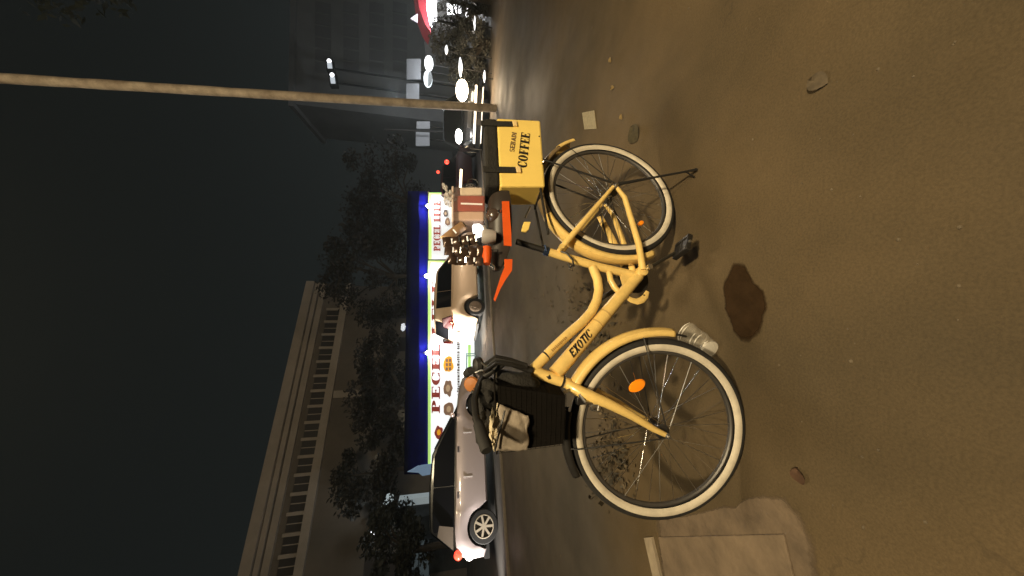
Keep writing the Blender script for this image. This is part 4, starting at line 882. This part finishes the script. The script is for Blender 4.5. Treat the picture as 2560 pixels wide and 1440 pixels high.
k = len(prof); fs = [(i * k + j, (i + 1) * k + j, (i + 1) * k + j + 1, i * k + j + 1) for i in range(n) for j in range(k - 1)]
mb.add(vs, fs); o = mb.build('tarpaulin', TARP, stall); q = o.modifiers.new('sol', 'SOLIDIFY'); q.thickness = .01
for (Y) in (1176, 878, 650, 484):
    p = AT(1072, Y, DB + .12); mb = MB(); mb.tube([p, V(p[0], p[1], 0)], .03, 8); mb.build('stall_post', mat('bamboo', (.25, .18, .09), .7, var=.3), stall)
mb = MB(); mb.tube([AT(1071, 1186, DB + .08), AT(1071, 478, DB + .08)], .025, 8); mb.build('stall_beam', MATS['bamboo'], stall)
# loose tarpaulin corner at the left end
mb = MB(); mb.poly3([AT(1018, 1180, DB - .1), AT(1046, 1164, DB - .1), AT(1078, 1160, DB - .1), AT(1078, 1186, DB - .1), AT(1056, 1190, DB - .1), AT(1046, 1182, DB - .1)], V(0, .03, 0)); mb.build('tarpaulin_flap', mat('pale_blue_tarp', (.25, .36, .55), .6, emit=.25, ecol=(.35, .55, .8)), stall, smooth=False)
BULB = mat('bulb_glow', (1, 1, 1), .3, emit=16, ecol=(.95, .98, 1))
for lb, X, Y in (('white lamp bulb over the middle of the long banner', 1070, 882), ('white lamp bulb over the right end of the long banner', 1068, 690), ('white lamp bulb over the shorter banner', 1072, 515)):
    p = AT(X, Y, DB - .22); r_ = thing('lamp_bulb', lb, 'lamp', p, 'bulbs lighting the food stall')
    mb = MB(); mb.blob(p, .085, .085, .11, amp=0); mb.build('glass_bulb', BULB, r_)
    mb = MB(); mb.lathe([(.001, .0), (.03, 0), (.03, .08), (.001, .08)], p + V(0, 0, .1), V(0, 0, 1), 10); mb.build('lamp_holder', BLK, r_)
    point_light('stall_bulb_light', tuple(p + V(0, -.22, -.02)), 42, (.86, .92, 1), .08)
# things inside the stall's lit opening
ch = thing('plastic_table', 'pale blue plastic table in the lit gap below the banner', 'table', AT(1190, 905, DB - .3) * V(1, 1, 0))
TEAL = mat('pale_teal_plastic', (.45, .62, .62), .5, emit=.15)
tp = AT(1166, 905, DB - .3); mb = MB(); mb.box(tp, .7, .5, .04); mb.build('tabletop', TEAL, ch, bevel=.01)
for sx_ in (-1, 1):
    for sy_ in (-1, 1): mb = MB(); p = tp + V(.3 * sx_, .2 * sy_, 0); mb.tube([p, V(p[0], p[1], .004)], .022, 8); mb.build('leg', TEAL, ch)

# ================================================================ pole on the right
pb = G(1241, 271); pt_ = AT(-60, 192, pb[1] + .05)
POLE = mat('weathered_pole', (.74, .61, .46), .75, col2=(.36, .27, .19), var=.38, vscale=3.2, bump=.3, bscale=25)
mb = MB(); n = 26; ps = [pb + (pt_ - pb) * i / n for i in range(n + 1)]
mb.tube(ps, [.092 + .012 * mnoise.noise(Vector((i * .7, 0, 0))) for i in range(n + 1)], 16)
pole = thing('street_pole', 'tall pale weathered pole with peeling patches beside the glaring headlamp', 'pole', pb); mb.build('shaft', POLE, pole)
# ================================================================ signs, lamps and shop front beyond the street
SIGN = mat('grey_sign', (.42, .44, .47), .6, emit=.105, ecol=(.75, .82, .92), var=.12, vscale=3)
SD = 24.0
for lb, X0, X1, Y0, Y1 in (('larger grey sign panel above the oval lights', 1016, 1052, 198, 146), ('smaller grey sign panel partly behind the pale pole', 1015, 1048, 252, 208), ('small upper grey panel on the thin far mast', 1041, 1075, 322, 303), ('larger grey panel on the thin far mast, below the small one', 1039, 1074, 365, 326)):
    c = [AT(X1, Y0, SD), AT(X1, Y1, SD), AT(X0, Y1, SD), AT(X0, Y0, SD)]; r_ = thing('sign_panel', lb, 'sign', (c[0] + c[1]) / 2, 'grey sign panels across the street')
    mb = MB(); mb.poly3(c, V(0, .08, 0)); mb.build('panel', SIGN, r_, smooth=False, bevel=.06)
    mb = MB(); p_ = (c[0] + c[1]) / 2; mb.tube([p_ + V(0, .2, .8), V(p_[0], p_[1] + .2, 0)], .05, 6); mb.build('post', mat('sign_post', (.05, .05, .05), .6), r_)
ms = thing('thin_mast', 'thin dark mast rising between two grey panels', 'mast', AT(1200, 324, SD - .3) * V(1, 1, 0))
mb = MB(); a = AT(960, 324, SD - .3); b2 = AT(1088, 323, SD - .3); mb.tube([a, V(b2[0], b2[1], 0)], .06, 6); mb.build('mast', mat('mast_grey', (.10, .10, .10), .6), ms)
EMW = mat('white_sign_glow', (1, 1, 1), .4, emit=3.2, ecol=(.96, .98, 1)); EMC = mat('cool_lamp_glow', (1, 1, 1), .4, emit=2.0, ecol=(.85, .97, 1))
def disc(name, label, cat, X, Y, rx_, ry_, dep, m, half=None, group=None):
    c = AT(X, Y, dep); k = dep / FPX; pts = [c + V(math.cos(a) * ry_ * k, 0, math.sin(a) * rx_ * k) for a in np.linspace(0, 2 * math.pi, 24, endpoint=False)]
    r_ = thing(name, label, cat, c, group); mb = MB(); mb.poly3(pts, V(0, .12, 0)); mb.build('face', m, r_, smooth=False)
    mb = MB(); mb.tube([c + V(0, .2, 0), V(c[0], c[1] + .2, 0)], .05, 6); mb.build('post', MATS['sign_post'], r_)
    if half:
        mb = MB(); mb.poly3([p + V(0, -.02, 0) for p in pts if p[2] < c[2] + .1 * k], V(0, -.03, 0)); mb.build('shade', mat('grey_shade', (.25, .27, .28), .6, emit=.12, ecol=(.6, .7, .75)), r_, smooth=False)
    return r_
disc('round_sign', 'glaring white oval sign beside the larger grey panel', 'lit sign', 1072, 157, 10, 18, 23.0, EMW, group='lit oval signs')
disc('round_sign', 'white half-shaded oval sign beside the smaller grey panel', 'lit sign', 1070, 196, 10, 20, 23.2, EMC, True, group='lit oval signs')
for lb, a_, b_ in (('pair of far white street lamps, right-hand head', (825, 154), (828, 178)), ('pair of far white street lamps, left-hand head', (832, 188), (836, 216))):
    p = AT(a_[0], a_[1], 34); q_ = AT(b_[0], b_[1], 34); r_ = thing('far_street_lamp', lb, 'street lamp', p, 'far street lamps')
    dv = nrm(q_ - p); mb = MB(); mb.box((p + q_) / 2, np.linalg.norm(q_ - p) + .3, .5, .75, dv, V(0, 1, 0), np.cross(dv, V(0, 1, 0))); mb.build('lamp_housing', mat('housing_dark', (.01, .01, .012), .6), r_, smooth=False, bevel=.1)
    mb = MB(); mb.blob(p + (q_ - p) * .12 + V(0, -.25, 0), .21, .12, .20, amp=.05); mb.build('lamp_lens', EMW, r_)
    mb = MB(); mb.box(p + (q_ - p) * .62 + V(0, -.26, 0), np.linalg.norm(q_ - p) * .55, .1, .42, dv, V(0, 1, 0), np.cross(dv, V(0, 1, 0))); mb.build('lamp_panel', mat('panel_glow', (.8, .85, .9), .5, emit=.55, ecol=(.85, .93, 1)), r_, smooth=False)
    mb = MB(); mb.tube([(p + q_) / 2 + V(0, .3, 0), (p + q_) / 2 * V(1, 1, 0) + V(0, .3, 0)], .09, 6); mb.build('lamp_post', mat('post_black', (.012, .012, .012), .7), r_)
for lb, X0, X1, Y0, Y1, dp in (('narrow white lit strip among the grey-green bushes', 1112, 1120, 136, 113, 9.0), ('jagged white lit strip just right of the glaring headlamp', 1146, 1156, 192, 144, 8.9), ('thin pale lit strip low by the pole', 1184, 1189, 76, 40, 9.0), ('short pinkish lit strip low by the bushes', 1208, 1214, 206, 176, 8.6)):
    c = AT((X0 + X1) / 2, (Y0 + Y1) / 2, dp); r_ = thing('marker_light', lb, 'light', c, 'small lit strips along the street edge'); n = 7; pts_ = []
    for i in range(n): Y = Y0 + (Y1 - Y0) * i / (n - 1); wv_ = (X1 - X0) * .5 * math.sin(math.pi * (i + .6) / (n + .2)); pts_.append((AT((X0 + X1) / 2 + 2 * mnoise.noise(Vector((i * .9, X0, 0))), Y, dp), wv_ * dp / FPX))
    mb = MB(); mb.tube([p for p, _ in pts_], [w_ for _, w_ in pts_], 8); mb.build('lens', mat('strip_glow_%d' % (X0 % 3), (1, 1, 1), .4, emit=1.6 if X0 < 1170 else .35, ecol=(.95, .97, 1)), r_)
    mb = MB(); mb.tube([c + V(0, .05, 0), V(c[0], c[1] + .05, 0)], .012, 6); mb.build('stake', MATS['post_black'] if 'post_black' in MATS else BLK, r_)
# shop with the red awning at the right-hand edge
SP = 20.0
shop = thing('corner_shop', 'brightly lit shop under a red awning at the right edge', 'shop', AT(1190, 10, SP) * V(1, 1, 0))
mb = MB(); c_ = AT(1120, -30, SP + 1.5); mb.box(V(c_[0], c_[1] + 2, 1.6), 5.2, 4, 3.2); mb.build('wall', mat('shop_wall', (.12, .11, .10), .8), shop, smooth=False)
mb = MB(); pa = [AT(1040, -40, SP - .8), AT(1048, 20, SP - .8), AT(1064, 62, SP - .8), AT(1078, 82, SP - .8), AT(1072, 50, SP - .8), AT(1066, 20, SP - .8), AT(1064, -40, SP - .8)]
mb.poly3(pa, V(0, 1.0, .25)); mb.build('awning', mat('red_awning', (.30, .02, .03), .6, emit=.10, ecol=(.9, .06, .08)), shop, smooth=False)
SHW = mat('shop_light', (1, 1, 1), .4, emit=4, ecol=(.97, .97, 1))
for (X0, X1, Y0, Y1) in ((1066, 1092, 40, -30), (1072, 1080, 66, 40), (1118, 1142, 34, 8), (1076, 1092, 52, 46), (1146, 1153, 30, 10), (1154, 1160, 3, -6), (1164, 1171, 40, 10)):
    mb = MB(); mb.poly3([AT(X1, Y0, SP - .6), AT(X1, Y1, SP - .6), AT(X0, Y1, SP - .6), AT(X0, Y0, SP - .6)], V(0, .1, 0)); mb.build('shop_lamp', SHW, shop, smooth=False, bevel=.03)
mb = MB(); mb.poly3([AT(1044, 34, SP - .9), AT(1044, 56, SP - .9), AT(1026, 46, SP - .9)], V(0, .06, 0)); r_ = thing('triangle_sign', 'small pale triangular sign above the red awning', 'sign', AT(1040, 45, SP - .9)); mb.build('face', mat('pale_sign', (.6, .55, .65), .5, emit=.3, ecol=(.8, .7, .85)), r_, smooth=False)
point_light('shop_light', tuple(AT(1100, 20, SP - 2.2)), 850, (.95, .97, 1), .3)

# ================================================================ buildings
def pv(*a): return V(*a)
WALLB = mat('brownish_plaster', (.20, .165, .13), .85, var=.25, vscale=.6)
WIND = mat('unlit_window', (.06, .05, .045), .3)
WTRIM = mat('pale_trim', (.50, .42, .34), .8, var=.2, vscale=1)
q0, q1 = AT(622, 1440, 16.0), AT(782, 720, 22.1); fd = nrm(V(q1[0] - q0[0], q1[1] - q0[1], 0)); fn_ = V(fd[1], -fd[0], 0)
pA = V(q0[0], q0[1], 0) - fd * 4; LB = np.linalg.norm((q1 - q0)[:2]) + 4.2
def fac(X, Y):
    d = ray(X, Y); p = CAM + d * (((pA - CAM) @ fn_) / (d @ fn_)); return (p - pA) @ fd, p[2]
HT_ = fac(683, 1100)[1]; HC = fac(741, 1100)[1]; HW1 = fac(757, 1100)[1]; HW0 = fac(793, 1100)[1]; HS = fac(815, 1100)[1]
bld = thing('office_building', 'long brown building with a row of square windows under its cornice on the left', 'building', pA + fd * LB / 2)
def bb(mb, s0, s1, z0, z1, out, dep): mb.box(pA + fd * (s0 + s1) / 2 - fn_ * (dep / 2) + fn_ * out + V(0, 0, (z0 + z1) / 2), s1 - s0, dep, z1 - z0, fd, fn_)
mb = MB(); bb(mb, 0, LB, 0, HT_ - .05, 0, 9); mb.build('wall', WALLB, bld, smooth=False)
hc = HT_ - HC
for z0, z1, out in ((HT_ - .42 * hc, HT_, .42), (HT_ - .66 * hc, HT_ - .46 * hc, .28), (HC, HT_ - .72 * hc, .18), (HS, HW0 - .04, .2)):
    mb = MB(); bb(mb, -.1, LB + .1, z0, z1, out, .9); mb.build('cornice', WTRIM, bld, smooth=False)
sA, sB = fac(775, 1376)[0], fac(815, 834)[0]; pit = (sB - sA) / 13
k0 = -int(sA / pit)
for i in range(k0, 15):
    s0 = sA + i * pit; s1 = s0 + pit * .80
    if s0 < 0 or s1 > LB: continue
    mb = MB(); bb(mb, s0, s1, HW0, HW1, .03, .06); wn = mb.build('window', WIND, bld, smooth=False)
    mb = MB(); bb(mb, (s0 + s1) / 2 - .02, (s0 + s1) / 2 + .02, HW0 + .02, HW1 - .02, .05, .03); mb.build('frame', WTRIM, wn, smooth=False)
    mb = MB(); bb(mb, s1 + .01, s0 + pit - .01, HW0 - .02, HW1 + .05, .13, .2); mb.build('pilaster', WTRIM, bld, smooth=False)
for i in range(8):
    s0 = 1 + i * LB / 8.5; mb = MB(); bb(mb, s0, s0 + .9, 2.9, 4.9, .02, .06); mb.build('lower_window', WIND, bld, smooth=False)
sb = fac(860, 995)[0]; mb = MB(); bb(mb, sb, sb + .4, 0, HS - .05, .2, .8); mb.build('buttress', WTRIM, bld, smooth=False)
# right-hand building across the street
RB = thing('dark_block', 'large dark grey block with faint window bands at the far right', 'building', AT(1190, 90, 38) * V(1, 1, 0))
WGR = mat('grey_plaster', (.36, .36, .36), .85, var=.25, vscale=.3)
a = AT(740, 215, 38); b2 = AT(1100, -60, 38); zt_ = a[2]
mb = MB(); mb.box(V((a[0] + b2[0]) / 2 + 2, 42, zt_ / 2), b2[0] - a[0] + 8, 8, zt_); mb.build('wall', WGR, RB, smooth=False)
mb = MB(); mb.box(V((a[0] + b2[0]) / 2 + 2, 42, zt_ + .25), b2[0] - a[0] + 9, 9, .5); mb.build('roof', WGR, RB, smooth=False)
for X in (808, 878, 942, 1000):
    for Y in (20, 50, 80, 110, 140, 170):
        c = AT(X, Y, 38); mb = MB(); mb.box(V(c[0], 37.97, c[2]), 1.15, .06, 1.6); mb.build('window', mat('grey_window', (.23, .23, .235), .4), RB, smooth=False)
point_light('far_street_glow', (17.0, 29.0, 6.0), 420, (.88, .94, 1), .4)
# lit awning and post at the left
LS = thing('lit_kiosk', 'kiosk with a pale slanted lit awning left of the silver car', 'kiosk', AT(1200, 1300, 15) * V(1, 1, 0))
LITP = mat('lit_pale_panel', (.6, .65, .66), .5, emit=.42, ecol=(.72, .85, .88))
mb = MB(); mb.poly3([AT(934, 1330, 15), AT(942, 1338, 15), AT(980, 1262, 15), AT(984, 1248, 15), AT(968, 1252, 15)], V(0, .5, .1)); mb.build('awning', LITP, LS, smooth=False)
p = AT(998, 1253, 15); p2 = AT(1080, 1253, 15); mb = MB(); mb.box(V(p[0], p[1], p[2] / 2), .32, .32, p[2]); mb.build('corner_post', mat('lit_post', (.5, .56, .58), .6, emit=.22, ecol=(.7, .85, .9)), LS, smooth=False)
mb = MB(); c_ = AT(1100, 1350, 16); mb.box(V(c_[0] - .5, 16.4, 1.4), 4.2, 1.6, 2.8); mb.build('wall', mat('kiosk_wall', (.10, .11, .11), .8, var=.4, vscale=2), LS, smooth=False)
for (X0, X1, Y0, Y1) in ((1030, 1045, 1425, 1385), (1048, 1072, 1440, 1352), (1012, 1020, 1330, 1316)):
    mb = MB(); mb.poly3([AT(X1, Y0, 15.4), AT(X1, Y1, 15.4), AT(X0, Y1, 15.4), AT(X0, Y0, 15.4)], V(0, .05, 0)); mb.build('pane', mat('dim_pane', (.12, .15, .16), .4, emit=.05, ecol=(.6, .75, .8)), LS, smooth=False)
r_ = thing('globe_lamp', 'small round white lamp at the corner of the slanted awning', 'lamp', AT(932, 1330, 14.8)); mb = MB(); mb.blob(AT(932, 1330, 14.8), .12, .12, .12, amp=0); mb.build('globe', EMW, r_)
point_light('kiosk_lamp_light', tuple(AT(945, 1322, 14.5)), 45, (.85, .95, 1), .1)
# small pale lamp left of the tarpaulin
r_ = thing('wall_lamp', 'small whitish lamp high on the trees above the blue tarpaulin', 'lamp', AT(1008, 818, 14.4)); mb = MB(); mb.blob(AT(1008, 818, 14.4), .16, .1, .08, amp=.3, fr=3); mb.build('lamp_glass', mat('dim_lamp', (.8, .85, .9), .4, emit=.7), r_)
mb = MB(); p = AT(1008, 818, 14.5); mb.tube([p, V(p[0], p[1], 0)], .04, 6); mb.build('lamp_post', MATS['post_black'], r_)

# ================================================================ trees
BARK = mat('bark', (.06, .045, .03), .9, var=.4, vscale=6, bump=.5, bscale=30)
def foliage(c, rx, ry, rz, n, leaf_s, mb, clumps=26, seed=0):
    rnd = random.Random(seed); cl = []
    for i in range(clumps):
        while True:
            p = V(rnd.uniform(-1, 1), rnd.uniform(-1, 1), rnd.uniform(-1, 1))
            if np.linalg.norm(p) < 1: break
        cl.append((V(p[0] * rx, p[1] * ry, p[2] * rz), rnd.uniform(.16, .36)))
    for i in range(n):
        o_, r_ = cl[rnd.randrange(clumps)]; d_ = nrm(V(rnd.gauss(0, 1), rnd.gauss(0, 1), rnd.gauss(0, 1))); k = r_ * rnd.random() ** .4
        p = c + o_ + V(d_[0] * rx, d_[1] * ry, d_[2] * rz) * k; a = nrm(V(rnd.gauss(0, 1), rnd.gauss(0, 1), rnd.gauss(0, .6))); b_ = nrm(np.cross(a, V(rnd.gauss(0, 1), rnd.gauss(0, 1), rnd.gauss(0, 1)))); s_ = leaf_s * rnd.uniform(.6, 1.4)
        mb.add([p - a * s_, p + b_ * s_ * .45, p + a * s_, p - b_ * s_ * .45], [(0, 1, 2, 3)])
    return [c + o_ for o_, _ in cl]
def tree(label, base, H, rx, ry, rz, n, leaf_s, col, seed, group='trees behind the stall', cat='tree', name='tree', vary=.6):
    r_ = thing(name, label, cat, base, group); mb = MB(); c = base + V(0, 0, H)
    ends = foliage(c, rx, ry, rz, n, leaf_s, mb, 30, seed)
    mb.build('crown', mat('leaves_%d' % seed, col, .7, var=vary, vscale=1.2), r_, smooth=False)
    mb = MB(); top = c - V(0, 0, rz * .4); mb.tube([base, base + (top - base) * .5 + V(.1, 0, 0), top], [.2, .15, .1], 10)
    for e_ in ends[:9]: mb.tube([top - V(0, 0, rz * .2), (top + e_) / 2 + V(0, 0, .1), e_], [.07, .045, .02], 6)
    mb.build('trunk', BARK, r_); return r_
def tb(X, Y, d): p = AT(X, Y, d); return V(p[0], p[1], 0), p[2]
for lb, X, Y, d, rx_, rz_, n, sd, col in (
    ('dark tree at the left end, in front of the building and above the kiosk', 985, 1385, 13.2, 1.9, 1.3, 5200, 3, (.024, .025, .015)),
    ('dark brownish tree left of the lit kiosk awning above the silver car', 938, 1180, 15.5, 2.7, 1.6, 6500, 4, (.026, .022, .015)),
    ('dark brownish tree above the middle of the blue tarpaulin', 958, 985, 16, 2.8, 1.5, 6500, 5, (.030, .023, .015)),
    ('dark tree hiding the right corner of the long building', 915, 690, 18, 2.8, 2.7, 7500, 6, (.024, .019, .013)),
    ('dark tree mass right of the building, above the shorter banner', 960, 500, 19, 3.4, 2.3, 7000, 8, (.024, .019, .014))):
    b_, z_ = tb(X, Y, d); tree(lb, b_, z_, rx_, 1.5, rz_, n, .10, col, sd, vary=.4)
tree('high leafy tree at the right edge above the pale pole', V(8.9, 9.4, 0), 10.5, 2.3, 1.8, 1.3, 1500, .11, (.018, .024, .010), 11, group=None)
for lb, X, Y, d, rx_, rz_, sd in (('grey-green bush under the red awning', 1135, 62, 12.2, .95, .95, 21), ('grey-green bush in front of the oval signs', 1128, 130, 11.4, .8, .85, 22), ('low grey-green bush beside the pale pole', 1165, 185, 10.2, .55, .65, 23), ('low bush at the right edge by the street', 1180, 20, 10.6, .9, .7, 24), ('low bush on the near side of the grey-green bushes', 1185, 110, 9.6, .75, .55, 25)):
    b_, z_ = tb(X, Y, d); tree(lb, b_, z_, rx_, .5, rz_, 2600, .04, (.20, .19, .15), sd, group='bushes on the right', cat='bush', name='bush', vary=.75)

# night air: a thin even haze that glows round the lamps
hz = bpy.data.materials.new('night_haze'); hz.use_nodes = True; n_ = hz.node_tree; n_.nodes.clear()
ho = n_.nodes.new('ShaderNodeOutputMaterial'); pvn = n_.nodes.new('ShaderNodeVolumePrincipled')
pvn.inputs['Color'].default_value = (.82, .92, .92, 1); pvn.inputs['Density'].default_value = .0020; pvn.inputs['Anisotropy'].default_value = .55
n_.links.new(pvn.outputs[0], ho.inputs['Volume'])
mb = MB(); mb.box(V(0, 30, 8), 160, 90, 18); tag(mb.build('haze', hz, smooth=False), 'thin night haze over the street and lot', 'haze', kind='stuff')

for o in list(bpy.data.objects):
    if '_o' in o: del o['_o']
